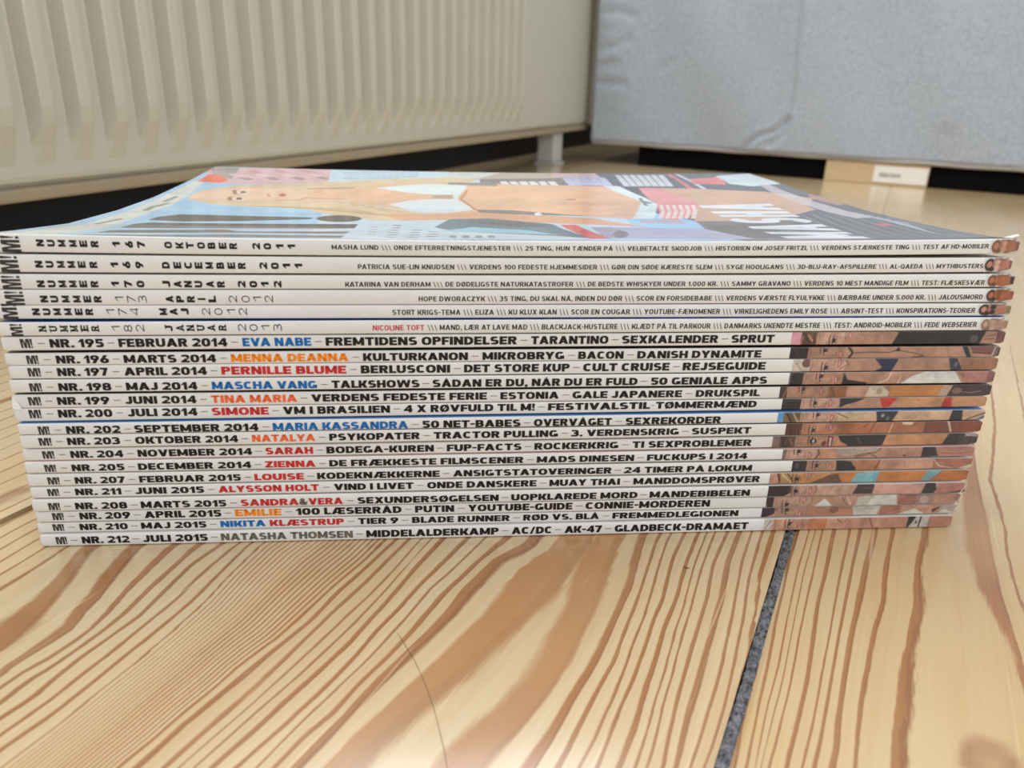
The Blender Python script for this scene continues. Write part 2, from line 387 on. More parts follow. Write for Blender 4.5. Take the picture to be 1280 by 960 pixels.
def wood_material():
    k = NT('pine_boards', 0.3, spec=0.35)
    at = k.n('ShaderNodeAttribute', attribute_name='grain'); sep = k.n('ShaderNodeSeparateColor'); k.l(at.outputs['Color'], sep.inputs[0])
    ring, hw, tone = sep.outputs[0], sep.outputs[1], sep.outputs[2]
    vec = k.mapped((1, 0.16, 1))
    n1 = k.noise(vec, 260, 3); n2 = k.noise(vec, 70, 3)
    vf = k.mapped((1, 0.03, 1)); n3 = k.noise(vf, 900, 3, 0.6)
    u = k.math('ADD', k.math('MULTIPLY', ring, 200.0), k.math('MULTIPLY', k.math('SUBTRACT', n1, 0.5), 0.16))
    nr = k.noise(k.mapped((1, 0.10, 1)), 1500, 2, .6); u = k.math('ADD', u, k.math('MULTIPLY', k.math('SUBTRACT', nr, 0.5), 0.10))
    fr = k.math('SUBTRACT', k.math('FRACT', k.math('ADD', u, 0.5)), 0.5)      # -0.5..0.5, 0 on a line
    dd = k.math('ABSOLUTE', fr)
    wv = k.math('MULTIPLY', hw, k.math('ADD', 0.7, k.math('MULTIPLY', n2, 0.6)))
    mr = k.n('ShaderNodeMapRange', interpolation_type='SMOOTHSTEP'); k.l(dd, mr.inputs[0])
    k.l(k.math('MULTIPLY', wv, 0.62), mr.inputs[1]); k.l(k.math('ADD', k.math('MULTIPLY', wv, 0.95), 0.03), mr.inputs[2])
    mr.inputs[3].default_value = 1.0; mr.inputs[4].default_value = 0.0
    line = mr.outputs[0]
    # slow darkening towards each line on its early-wood side
    soft = k.math('MULTIPLY', k.math('POWER', k.math('ADD', fr, 0.5), 3.0), 0.16)
    pale = k.mix(tone, rgba((214, 195, 159)), rgba((203, 174, 125)))
    st = k.noise(k.mapped((1, 0.05, 1)), 70, 3, .6); ms2 = k.n('ShaderNodeMapRange'); k.l(st, ms2.inputs[0]); ms2.inputs[1].default_value = .45; ms2.inputs[2].default_value = .75
    pale = k.mix(k.math('MULTIPLY', ms2.outputs[0], .35), pale, rgba((176, 134, 84)))
    early = k.mix(k.math('MULTIPLY', n3, 0.5), pale, rgba((190, 148, 98)))
    early = k.mix(soft, early, rgba((190, 138, 84)))
    blot = k.noise(k.mapped((1, .35, 1)), 22, 3, .55); mb = k.n('ShaderNodeMapRange'); k.l(blot, mb.inputs[0]); mb.inputs[1].default_value = .4; mb.inputs[2].default_value = .7
    early = k.mix(k.math('MULTIPLY', mb.outputs[0], .35), early, rgba((216, 206, 174)))
    late = k.mix(n2, rgba((130, 79, 42)), rgba((164, 108, 60)))
    late = k.mix(k.math('MULTIPLY', n3, 0.5), late, rgba((190, 136, 84)))
    rim = k.math('GREATER_THAN', fr, k.math('MULTIPLY', wv, .35)); late = k.mix(k.math('MULTIPLY', rim, 0.35), late, rgba((96, 56, 30)))
    wide = k.n('ShaderNodeMapRange'); k.l(hw, wide.inputs[0]); wide.inputs[1].default_value = .27; wide.inputs[2].default_value = .36
    late = k.mix(k.math('MULTIPLY', wide.outputs[0], 0.55), late, rgba((192, 144, 95)))
    col = k.mix(k.math('MULTIPLY', line, k.math('ADD', 0.72, k.math('MULTIPLY', n2, 0.42))), early, late)
    vs = k.mapped((1, 0.022, 1)); sc = k.noise(vs, 620, 2, 0.5)
    ms = k.n('ShaderNodeMapRange'); k.l(sc, ms.inputs[0]); ms.inputs[1].default_value = .66; ms.inputs[2].default_value = .74
    col = k.mix(k.math('MULTIPLY', ms.outputs[0], .4), col, rgba((232, 208, 168)))
    col = k.mix(k.math('SUBTRACT', 1.0, at.outputs['Alpha']), col, k.mix(n1, rgba((166, 112, 70)), rgba((138, 98, 72))))
    k.l(col, k.b.inputs['Base Color'])
    n4 = k.noise(k.coords(), 30, 3)
    k.l(k.math('ADD', 0.24, k.math('MULTIPLY', n4, 0.16)), k.b.inputs['Roughness'])
    k.b.inputs['Coat Weight'].default_value = 0.9; k.b.inputs['Coat Roughness'].default_value = 0.17
    k.bump(k.math('ADD', n3, k.math('MULTIPLY', line, -0.6)), 0.10, 0.0004)
    return k.m
WOOD = wood_material()

GAP_R = (-0.0118, -0.0088)      # the filled joint in front of the stack
GAP_L = (-0.2325, -0.2293)      # the open joint to the left
KNOTS = [((2, 793), .006, .009, .6), ((1240, 957), .0062, .0075, .8), ((13, 621), .0032, .009, .8)]
def knot_mask(X, Y):
    r = np.zeros(len(X))
    for (px, py), rx, ry, a in KNOTS:
        c = hit(px, py); d = np.hypot((X - c[0]) / rx, (Y - c[1]) / ry) + .05 * np.sin(5 * np.arctan2(Y - c[1], X - c[0]))
        r = np.maximum(r, a * np.clip((1.15 - d) / .3, 0, 1) * (.55 + .45 * np.clip(d * 1.4 - .2, 0, 1)))
    return r
def board(x0, x1, y0, y1, lines, tone, near=True, z=0.0, fine=0.0012):
    """one floor board: vertices, faces, grain values"""
    if near == 'fine': near, fine = True, .003
    if near:
        ys = np.concatenate([np.arange(y0, 0.045, 0.04), np.arange(0.045, 0.33, 0.003), np.arange(0.33, y1 + .01, 0.04)])
    else:
        ys = np.arange(y0, y1 + .01, 0.03)
    xs = np.linspace(x0, x1, int((x1 - x0) / (fine if near else 0.006)) + 2)
    XX, YY = np.meshgrid(xs, ys, indexing='ij'); X, Y = XX.ravel(), YY.ravel()
    if lines is not None:
        u, hw = ring_field(lines, X, Y)
    else:
        ph = x0 * 37.0
        cx = (x0 + x1) / 2 + 0.03 * math.sin(ph)
        u = np.abs(X - cx + 0.012 * np.sin(Y * 5 + ph) + 0.006 * np.sin(Y * 13 + ph * 2)) / 0.0085
        u = u + 0.25 * np.sin(Y * 21 + X * 40 + ph); hw = np.full(len(X), .035 if near else -.06)
    fd = np.clip((Y - .36) / .25, 0, 1); hw = hw * (1 - fd) - .06 * fd
    close = .0013 * np.clip((Y - .34) / .12, 0, 1)
    if abs(x1 - GAP_R[0]) < 1e-6: X = np.where(np.isclose(X, x1), X + close, X)
    if abs(x0 - GAP_R[1]) < 1e-6: X = np.where(np.isclose(X, x0), X - close, X)
    z_ = np.full(len(X), z); edge = (XX.ravel() == xs[0]) | (XX.ravel() == xs[-1]); z_[edge] -= 0.0006 if (near and abs(x1) < .4) else .0001
    v = np.stack([X, Y, z_], 1)
    g = np.stack([(u + 20) / 200.0, hw, np.full(len(X), tone), 1 - knot_mask(X, Y)], 1)
    nx, ny = len(xs), len(ys)
    f = grid_faces(nx, ny)
    # the board's own side faces
    off = len(v); sv, sg, sf = [], [], []
    for i in (0, nx - 1):
        top = [i * ny + j for j in range(ny)]; b0 = off + len(sv)
        for j in top: sv.append((v[j, 0], v[j, 1], z - 0.02)); sg.append(g[j])
        for j in range(ny - 1):
            q = (top[j], top[j + 1], b0 + j + 1, b0 + j); sf.append(q if i == 0 else q[::-1])
    return np.vstack([v, sv]), f + sf, np.vstack([g, sg])

def build_floor():
    V, Fc, G = [], [], []
    n = 0
    specs = [(-0.2293, -0.0118, -0.3, 2.0, LINES_A, 0.25, True), (-0.0088, 0.2105, -0.3, 2.0, LINES_B, 0.8, True),
             (-0.4545, -0.2325, -0.3, 2.0, None, 0.1, 'fine'), (-0.7, -0.4549, -0.3, 2.0, None, 0.5, False),
             (0.2105, 0.4305, -0.3, 2.0, None, 0.6, False), (0.4309, 0.65, -0.3, 2.0, None, 0.4, False)]
    specs += [(0.6502 + .22 * i, 0.87 + .22 * i, -0.3, 2.0, None, (.5, .2, .7, .4)[i], False) for i in range(4)]
    specs = [(a, b, -0.6, d, e, f, g) for a, b, c, d, e, f, g in specs]
    for x0, x1, y0, y1, ln, tone, near in specs:
        v, f, g = board(x0, x1, y0, y1, ln, tone, near)
        V.append(v); G.append(g); Fc += [tuple(i + n for i in q) for q in f]; n += len(v)
    V = np.vstack(V); G = np.vstack(G)
    o = obj('floor', V, Fc, WOOD)
    ca = o.data.color_attributes.new('grain', 'FLOAT_COLOR', 'POINT')
    c = G.astype(np.float32); ca.data.foreach_set('color', c.ravel())
    structure(o)
    vs, fs = bevel_box((-0.75, -0.62, -0.05), (1.54, 2.05, -0.021), 0)
    structure(obj('trim_2', vs, fs, mottled('subfloor', (46, 31, 20), 0.9)))
build_floor()

def build_joint_filler():
    k = NT('grey_joint_filler', 0.45, (70, 70, 72))
    n = k.noise(k.coords(), 650, 4, 0.75); cr = k.n('ShaderNodeValToRGB'); k.l(n, cr.inputs[0])
    cr.color_ramp.elements[0].position = .36; cr.color_ramp.elements[0].color = rgba((34, 34, 37))
    cr.color_ramp.elements[1].position = .70; cr.color_ramp.elements[1].color = rgba((150, 152, 156))
    k.l(cr.outputs[0], k.b.inputs['Base Color']); k.bump(n, 0.8, 0.0008)
    ys = np.arange(0.04, 0.42, 0.0008); xs = np.linspace(GAP_R[0] + .0002, GAP_R[1] + .0003, 8)
    v = []
    for i, x in enumerate(xs):
        for j, y in enumerate(ys):
            h = -0.0011 + 0.0007 * math.sin(math.pi * i / 7) + RNG.normal(0, 0.00035)
            v.append((x + RNG.normal(0, .00008) + .0002 * math.sin(y * 130), y, h))
    structure(obj('trim_1', v, grid_faces(8, len(ys)), k.m, smooth=True))
build_joint_filler()

def build_wall():
    vs, fs = bevel_box((-0.72, -0.4, -0.02), (-0.622, 2.1, 1.0), 0)
    structure(obj('wall_left', vs, fs, mottled('wall_paint', (205, 200, 190), 0.8, 0.03)))
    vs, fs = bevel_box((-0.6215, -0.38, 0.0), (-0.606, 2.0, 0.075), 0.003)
    structure(obj('baseboard_shade_left', vs, fs, mottled('skirting_shade', (30, 30, 36), 0.6, 0.1)))  # near-black colour stands in for the shade under the radiator
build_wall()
vs_, fs_ = bevel_box((-0.72, 2.0, -0.02), (1.54, 2.1, 1.0), 0)
structure(obj('wall_back', vs_, fs_, bpy.data.materials['wall_paint']))

# ------------------------------------------------------------------ radiator
def build_radiator():
    XR, Z0, Z1, Y0, Y1 = -0.479, 0.062, 0.355, -0.30, 1.284
    root = thing('radiator', 'cream ribbed panel radiator along the left wall, standing above a strip darkened as shade', 'radiator', (XR, (Y0 + Y1) / 2, 0))
    base = np.array(root.location)
    pm = mottled('cream_enamel', (196, 192, 175), 0.38, 0.02, 20)
    pm.node_tree.nodes['Principled BSDF'].inputs['Coat Weight'].default_value = 0.5; pm.node_tree.nodes['Principled BSDF'].inputs['Coat Roughness'].default_value = 0.22
    P, D = 0.0262, 0.0105
    offs = [(0.0, 0.0), (0.05, 0.02), (0.34, 0.0), (0.40, 0.06), (0.58, 0.92), (0.64, 1.0), (0.86, 1.0), (0.93, 0.94)]
    y_ref = 0.3060
    k0 = math.floor((Y0 + .03 - y_ref) / P); k1 = math.floor((Y1 - .25 - y_ref) / P)
    ys = [(Y0, 0.0)]
    for k in range(k0, k1):
        for f, h in offs: ys.append((y_ref + (k + f) * P, h))
    ys.append((y_ref + k1 * P, 0.0)); ys.append((Y1 - 0.004, 0.0)); ys.append((Y1, -0.4))
    zs = [(Z0 - 0.004, -0.9), (Z0, -0.15), (Z0 + .003, 0), (Z0 + .010, 0), (Z0 + .022, .35), (Z0 + .034, .8), (Z0 + .045, 1), (0.2, 1), (0.28, 1), (Z1 - .04, 1), (Z1 - .01, 0), (Z1, 0)]
    v = []
    for y, h in ys:
        for z, a in zs:
            x = XR - D + (D * h * max(a, 0) if h >= 0 else D * h) + (0.006 * a if a < 0 else 0)
            v.append((x, y, z))
    obj('front_panel', v, grid_faces(len(ys), len(zs), flip=False), pm, root, base=base)
    rm = mottled('seam_enamel', (160, 146, 120), 0.5, 0.04, 30)
    vs, fs = bevel_box((XR - D - .012, Y0 + .01, Z0 - .012), (XR - D + .0005, Y1 - .002, Z0 - .0035), 0.002)
    obj('bottom_rail', vs, fs, rm, root, base=base)
    vs, fs = bevel_box((XR - .075, Y0 + .02, Z0 + .002), (XR - .063, Y1 - .02, Z1), 0.002)
    obj('back_panel', vs, fs, pm, root, base=base)
    vs, fs = bevel_box((XR - .078, Y1 - .001, Z0 - .004), (XR + .001, Y1 + .004, Z1), 0.002)
    obj('end_cover', vs, fs, pm, root, base=base)
    vs, fs = bevel_box((XR - .08, Y0, Z1), (XR + .001, Y1, Z1 + .012), 0.003)
    obj('top_grille', vs, fs, pm, root, base=base)
    for y in (1.17, 0.0):
        a = bevel_box((XR - .052, y, 0.004), (XR - .022, y + .035, Z0 + .03), 0.003)
        b = bevel_box((XR - .055, y - .003, 0.0), (XR - .019, y + .038, 0.004), 0.0015)
        obj('foot', a[0] + b[0], a[1] + [[i + len(a[0]) for i in f] for f in b[1]], mottled('foot_enamel', (205, 203, 198), 0.45, 0.02), root, base=base)
build_radiator()

# ------------------------------------------------------------------ sofa
def build_sofa():
    YS = 1.253
    zb = 0.0335
    x0, x1, z1, y1 = -0.474, 1.15, 0.62, 1.98
    root = thing('sofa', 'light grey fabric sofa with dark gap and wooden foot beneath', 'sofa', ((x0 + x1) / 2, (YS + y1) / 2, 0))
    base = np.array(root.location)
    k = NT('grey_upholstery', 0.9, (150, 155, 160), 0.2)
    vec = k.coords(); n = k.noise(vec, 6, 4); n2 = k.noise(vec, 230, 3, .75)
    wv = k.n('ShaderNodeTexWave', Scale=260.0, Distortion=2.0); wv.bands_direction = 'Z'; k.l(vec, wv.inputs['Vector'])
    c = k.mix(n, rgba((196, 202, 210)), rgba((180, 187, 196)))
    c = k.mix(k.math('MULTIPLY', k.math('POWER', n2, 1.6), 1.0), c, rgba((112, 120, 132)))
    k.l(c, k.b.inputs['Base Color']); k.b.inputs['Sheen Weight'].default_value = 0.15
    k.bump(k.math('ADD', n2, k.math('MULTIPLY', wv.outputs['Fac'], .5)), 0.25, 0.001)
    # front face as cloth with its folds
    def seam(px): return [hit_y(x, y, YS) for x, y in px]
    folds = [(seam([(1001, 0), (996, 60), (990, 120), (984, 150), (972, 162), (948, 170), (932, 182), (927, 190)]), .0042, .0035),
             (seam([(984, 150), (980, 165), (962, 180)]), .003, .005),
             (seam([(752, 16), (770, 14), (790, 20)]), .002, .006), (seam([(750, 62), (770, 57), (785, 50)]), .002, .006),
             (seam([(750, 82), (770, 80)]), .0015, .006), (seam([(750, 104), (780, 106)]), .002, .006),
             (seam([(820, 88), (838, 78)]), .001, .006), (seam([(1180, 170), (1174, 200)]), .002, .01)]
    nx, nz = 220, 110
    xs = np.concatenate([np.linspace(x0, 0.28, nx - 10), np.linspace(0.29, x1, 10)])
    zs = np.concatenate([np.linspace(zb, 0.30, nz - 10), np.linspace(0.31, z1, 10)])
    XX, ZZ = np.meshgrid(xs, zs, indexing='ij')
    dy = 0.0025 * np.sin(XX * 17 + 2 * np.sin(ZZ * 9)) + 0.0015 * np.sin(XX * 41 + ZZ * 23)
    for pts, depth, wd in folds:
        p = np.array(pts)[:, [0, 2]]; best = np.full(XX.shape, 9.0)
        for a, b in zip(p[:-1], p[1:]):
            ab = b - a; t = np.clip(((XX - a[0]) * ab[0] + (ZZ - a[1]) * ab[1]) / (ab @ ab), 0, 1)
            best = np.minimum(best, np.hypot(XX - a[0] - t * ab[0], ZZ - a[1] - t * ab[1]))
        dy += .8 * depth * np.exp(-(best / wd) ** 2) - depth * .35 * np.exp(-((best - wd * 2.2) / (wd * 1.2)) ** 2)
    r = 0.006
    ex = np.minimum(XX - x0, 1); dy += np.where(ex < r, r - np.sqrt(np.maximum(r * r - (r - ex) ** 2, 0)), 0)
    ez = ZZ - zb; dy += np.where(ez < .006, .006 - np.sqrt(np.maximum(.006 ** 2 - (.006 - ez) ** 2, 0)), 0)
    v = list(zip(XX.ravel(), (YS + dy).ravel(), ZZ.ravel())); f = grid_faces(nx, nz)
    # body behind the cloth: the same outline carried back
    n0 = len(v); rim = [i * nz for i in range(nx)] + [(nx - 1) * nz + j for j in range(1, nz)] + [i * nz + nz - 1 for i in range(nx - 2, -1, -1)] + [j for j in range(nz - 2, 0, -1)]
    for i in rim: v.append((v[i][0], y1, v[i][2]))
    m = len(rim)
    for i in range(m): f.append((rim[i], n0 + i, n0 + (i + 1) % m, rim[(i + 1) % m]))
    f.append(tuple(n0 + i for i in range(m)))
    obj('upholstery', v, f, k.m, root, smooth=True, base=base)
    # welt along the lower edge
    pv, pf = [], []; xs2 = np.linspace(x0 + .004, x1 - .004, 60)
    for i, x in enumerate(xs2):
        for a in range(8):
            t = a / 8 * 2 * math.pi; pv.append((x, YS + .004 + .0028 * math.cos(t), zb - .0005 + .0028 * math.sin(t) + .0005 * math.sin(x * 60)))
    for i in range(len(xs2) - 1):
        for a in range(8): pf.append((i * 8 + a, i * 8 + (a + 1) % 8, i * 8 + 8 + (a + 1) % 8, i * 8 + 8 + a))
    obj('welt', pv, pf, mottled('welt_cloth', (168, 160, 150), 0.9), root, smooth=True, base=base)
    black = mottled('black_gap_shade', (9, 9, 10), 0.85, 0.1, spec=0.1)  # black boards stand in for shade and dark lining under the sofa
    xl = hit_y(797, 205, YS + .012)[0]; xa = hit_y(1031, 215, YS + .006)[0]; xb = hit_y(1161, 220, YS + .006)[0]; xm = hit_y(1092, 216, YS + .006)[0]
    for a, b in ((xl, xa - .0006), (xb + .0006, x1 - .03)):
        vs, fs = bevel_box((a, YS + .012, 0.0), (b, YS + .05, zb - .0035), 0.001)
        obj('gap_shade_board', vs, fs, black, root, base=base)
    kw = NT('raw_wood_block', 0.6, (205, 176, 138)); nn = kw.noise(kw.mapped((8, 8, 90)), 6, 3)
    kw.l(kw.mix(nn, rgba((222, 200, 166)), rgba((186, 152, 112))), kw.b.inputs['Base Color'])
    vs, fs = bevel_box((xa, YS + .005, 0.0), (xb, YS + .045, zb - .0035), 0.0012)
    ft = obj('foot', vs, fs, kw.m, root, base=base)
    vs, fs = bevel_box((xm, YS + .0042, .0035), (xb - .0015, YS + .0049, .0262), 0.0003)
    st = obj('sticker', vs, fs, mottled('white_paper_sticker', (236, 232, 224), 0.6, 0.02), ft, base=base)
    st['label'] = 'white paper sticker with grey bar lines'
    vs, fs = [], []
    x = xm + .008
    while x < xm + .034:
        wd = random.choice((.0006, .001, .0014)); a = bevel_box((x, YS + .0040, .011), (x + wd, YS + .0043, .0165), 0)
        fs += [[i + len(vs) for i in q] for q in a[1]]; vs += a[0]; x += wd + random.choice((.0007, .0011))
    obj('bar_lines', vs, fs, mottled('grey_ink', (120, 118, 116), 0.7), ft, base=base)
build_sofa()

# ------------------------------------------------------------------ the stack of magazines
SPX = {  # spine outline read along the stack: top y and bottom y at left / right, left and right end, sag top / bottom, forward shift
 167: (293.1, 315.4, 299.0, 317.6, -14, 1274, 5.0, 3.6, .0), 169: (318.2, 340.2, 321.9, 340.1, -14, 1265, 2.3, 1.8, .0),
 170: (342.7, 361.1, 342.4, 358.8, -12, 1269, 1.7, .8, .0), 173: (362, 381, 360.7, 377.7, -8, 1267, 1.0, .7, .0),
 174: (381.6, 398.4, 379.2, 394.9, -9, 1264, .6, .6, .0), 182: (402.6, 419.5, 396.9, 413.1, -3, 1260, 0, 0, .0008),
 195: (420.5, 437.7, 414.1, 429.6, 2, 1256, 0, 0, .0004), 196: (440.9, 456.1, 432.8, 446.4, 6, 1250, 0, 0, .0),
 197: (456.7, 473.3, 447.4, 462.7, 11, 1247, 0, 0, .0), 198: (474.2, 490.2, 464.2, 478.8, 12, 1243, 0, 0, .0004),
 199: (492.7, 509.2, 481.2, 494.8, 16, 1239, 0, 0, .0), 200: (510, 525.9, 496, 508.6, 18, 1233, 0, 0, .0),
 202: (529.2, 542.7, 512.8, 525.1, 22, 1231, 0, 0, .0009), 203: (543.4, 559.5, 526.6, 540.2, 25, 1227, 0, 0, .0008),
 204: (560.5, 575.1, 542, 555.1, 29, 1222, 0, 0, .0), 205: (576.9, 590.8, 558.2, 570.4, 31, 1218, 0, 0, .0007),
 207: (592.3, 606.9, 572.8, 585.4, 34, 1215, 0, 0, .0007), 211: (608.3, 621.9, 587.6, 600.4, 38, 1210, 0, 0, .0007),
 208: (624.2, 638.7, 603.2, 616, 40, 1207, 0, 0, .0012), 209: (639.3, 652.1, 616.8, 629.6, 45, 1200, 0, 0, .0004),
 210: (653.1, 666.2, 630.3, 641.1, 47, 1196, 0, 0, .0), 212: (667.3, 680.2, 644.5, 656.9, 50, 1190, 0, 0, .001)}
ORDER = list(SPX)
A0 = hit(50, 682.0)          # near-left foot of the stack on the floor
B0 = hit(1190, 657.2)
DV = (B0 - A0) / np.linalg.norm(B0 - A0)
NV = np.array([-DV[1], DV[0], 0.0])
DEPTH = 0.208
GL = ([-.01, 0, .011, .043, .08, .117, .165, .208, .22], [1, 1, .983, .941, .918, .908, .914, .928, .93])
GR = ([-.01, 0, .011, .028, .044, .062, .08, .10, .14, .17, .21, .22], [1, 1, .981, .966, .955, .945, .937, .934, .928, .932, .928, .928])
_tt = np.linspace(-.01, .22, 231)
def _smooth(a):
    for _ in range(3): a = np.concatenate([a[:1], (a[:-2] + 2 * a[1:-1] + a[2:]) / 4, a[-1:]])
    return a
_gl, _gr = _smooth(np.interp(_tt, *GL)), _smooth(np.interp(_tt, *GR))
SMID = 0.13
def sag_of(t, s):            # how far the layers sink from spine to fore edge
    a, b = np.interp(t, _tt, _gl), np.interp(t, _tt, _gr)
    f = np.clip(np.asarray(s) / 0.275, 0, 1)
    return a * (1 - f) + b * f
def spine_hit(px, py, fwd):
    q = R @ _ray(px, py); base = A0 - NV * fwd
    P = O + (NV @ (base - O)) / (NV @ q) * q
    return (P - A0) @ DV, P[2]

class Mag: pass
MAGS = {}
for k_, (lt, lb, rt, rb, xl, xr, st_, sb_, fwd) in SPX.items():
    m = Mag(); m.no = k_; m.fwd = fwd; m.px = (lt, lb, rt, rb)
    def yy(l, r, x): return l + (r - l) * (x - 100) / 1100.0
    m.s0 = spine_hit(xl, (lt + lb) / 2, fwd)[0]; m.s1 = spine_hit(xr, (rt + rb) / 2, fwd)[0]
    nodes = []
    for x, q in ((60, 0), (640, 1), (1200, 0)):
        s_, zt = spine_hit(x, yy(lt, rt, x) + st_ * q, fwd); _, zb_ = spine_hit(x, yy(lb, rb, x) + sb_ * q, fwd)
        nodes.append((s_, zt, zb_))
    m.ns = [n_[0] for n_ in nodes]; m.zt = [n_[1] for n_ in nodes]; m.zb = [n_[2] for n_ in nodes]
    MAGS[k_] = m
for a, b in zip(ORDER[:-1], ORDER[1:]):
    for i in range(3):
        if MAGS[a].zb[i] < MAGS[b].zt[i] + .00012:
            mid = (MAGS[a].zb[i] + MAGS[b].zt[i]) / 2
            MAGS[a].zb[i] = mid + .00006; MAGS[b].zt[i] = mid - .00006
MAGS[212].zb = [0.0003, 0.0003, 0.0003]
def quad(ns, zs, s):         # parabola through the three nodes
    s = np.asarray(s, float); r = 0
    for i in range(3):
        p = zs[i]
        for j in range(3):
            if j != i: p = p * (s - ns[j]) / (ns[i] - ns[j])
        r = r + p
    return r
def end_round(m, s):         # worn, rounded head and tail of the spine
    s = np.asarray(s, float)
    a = np.clip((s - (m.s1 - .0016)) / .0016, 0, 1); b = np.clip(((m.s0 + .0009) - s) / .0009, 0, 1)
    return (0.62 + .38 * np.sqrt(1 - a * a)) * (0.8 + .2 * np.sqrt(1 - b * b))
def mag_point(m, s, t, u, near=1.0):
    """s along the spine, t back from the spine face, u 0 bottom .. 1 top"""
    s = np.asarray(s, float); t = np.asarray(t, float); u = np.asarray(u, float)
    zt, zb = quad(m.ns, m.zt, s), quad(m.ns, m.zb, s)
    e = end_round(m, s); w_ = np.exp(-np.maximum(t, 0) / .004); e = 1 - (1 - e) * w_
    uu = .5 + (u - .5) * e
    tt = t - m.fwd
    z = (zb + (zt - zb) * uu) * sag_of(tt, s)
    P = A0[:, None] + DV[:, None] * s.ravel() + NV[:, None] * tt.ravel()
    P = P.T.copy(); P[:, 2] = z.ravel()
    return P

def white_cover():
    k = NT('cover_card_white', 0.38, (222, 220, 214), 0.5)
    n = k.noise(k.coords(), 90, 4); k.l(k.mix(n, rgba((238, 237, 234)), rgba((226, 225, 221))), k.b.inputs['Base Color'])
    k.bump(k.noise(k.coords(), 500, 2), 0.06, 0.0003)
    return k.m
WHITE = white_cover()
PAPER = mottled('page_paper', (226, 222, 212), 0.8, 0.05, 300)
FRONT = {n: mottled('front_cover_' + n, c, 0.3, 0.05) for n, c in dict(pale=(205, 200, 192), blue=(96, 140, 190), darkblue=(40, 85, 150), pinkish=(214, 180, 168), dark=(60, 52, 52)).items()}
PRINT = painted('printed_photo', 0.33, 0.5)
GLOSS = painted('printed_cover', 0.2, 0.55, 0.35)
INKS = {n: mottled('ink_' + n, c, 0.45, 0.03) for n, c in dict(black=(20, 18, 18), blue=(10, 112, 186), orange=(255, 142, 24), red=(205, 48, 50),
        coral=(246, 112, 62), grey=(112, 106, 92), hair=(118, 114, 108), soft=(52, 50, 48)).items()}

def build_cover_and_pages(m, root, base, front):
    ss = np.concatenate([[m.s0, m.s0 + .0003, m.s0 + .0009], np.linspace(m.s0 + .004, m.s1 - .004, 60 if m.no == 167 else 26), [m.s1 - .0016, m.s1 - .0009, m.s1 - .0004, m.s1 - .0001, m.s1]])
    h = float(quad(m.ns, m.zt, SMID) - quad(m.ns, m.zb, SMID)); r = .0003; c = r / h; th = .00022; ci = th / h
    tback = [DEPTH, .17, .14, .11, .085, .065, .048, .034, .022, .013, .007, .003, .001]
    if m.no == 167: tback = list(np.linspace(DEPTH, .05, 80)) + list(np.linspace(.049, .001, 70))
    out = [(t, 0) for t in tback] + [(r, 0), (r * .3, c * .3), (0, c), (0, .5), (0, 1 - c), (r * .3, 1 - c * .3), (r, 1)] + [(t, 1) for t in tback[::-1]]
    inn = [(t, ci) for t in tback] + [(r * 1.2, ci), (th * 1.3, ci * 1.3), (th, ci + c), (th, .5), (th, 1 - ci - c), (th * 1.3, 1 - ci * 1.3), (r * 1.2, 1 - ci)] + [(t, 1 - ci) for t in tback[::-1]]
    n = len(out); V = []
    for path in (out, inn):
        T = np.array([p[0] for p in path]); U = np.array([p[1] for p in path])
        SS, TT = np.meshgrid(ss, T, indexing='ij'); UU = np.broadcast_to(U, SS.shape)
        V.append(mag_point(m, SS.ravel(), TT.ravel(), UU.ravel()))
    off = len(V[0]); V = np.vstack(V)
    F1 = grid_faces(len(ss), n); F2 = grid_faces(len(ss), n, off, True)
    fm = []
    for i in range(len(ss) - 1):
        for j in range(n - 1): fm.append(1 if j >= n - len(tback) - 1 else 0)
    rim = []
    for i in (0, len(ss) - 1):
        for j in range(n - 1):
            q = (i * n + j, i * n + j + 1, off + i * n + j + 1, off + i * n + j); rim.append(q if i == 0 else q[::-1])
    for j in (0, n - 1):
        for i in range(len(ss) - 1):
            q = (i * n + j, (i + 1) * n + j, off + (i + 1) * n + j, off + i * n + j); rim.append(q[::-1] if j == 0 else q)
    obj('cover', V, F1 + F2 + rim, [WHITE, front], root, smooth=True, fm=fm + [0] * (len(F2) + len(rim)), base=base)
    # page block
    sp = np.linspace(m.s0 + .0006, m.s1 - .0006, 20); tp = np.concatenate([[th * 1.6, .002, .006, .012, .02], np.linspace(.03, DEPTH - .0008, 12)])
    SS, TT = np.meshgrid(sp, tp, indexing='ij'); V = []
    e = ci * 1.25
    for u in (e, 1 - e): V.append(mag_point(m, SS.ravel(), TT.ravel(), np.full(SS.size, u)))
    off = SS.size; a, b = len(sp), len(tp); V = np.vstack(V)
    Fp = grid_faces(a, b, 0, True) + grid_faces(a, b, off)
    for i in range(a - 1):
        Fp.append((i * b, (i + 1) * b, off + (i + 1) * b, off + i * b)); j = b - 1
        Fp.append((i * b + j, off + i * b + j, off + (i + 1) * b + j, (i + 1) * b + j))
    for j in range(b - 1):
        Fp.append((j, off + j, off + j + 1, j + 1)); i = (a - 1) * b
        Fp.append((i + j, i + j + 1, off + i + j + 1, off + i + j))
    obj('page_block', V, Fp, PAPER, root, base=base)

def px_s(m, x, v=0.5):
    lt, lb, rt, rb = m.px; t, b = lt + (rt - lt) * (x - 100) / 1100, lb + (rb - lb) * (x - 100) / 1100
    return spine_hit(x, t + (b - t) * v, m.fwd)[0]

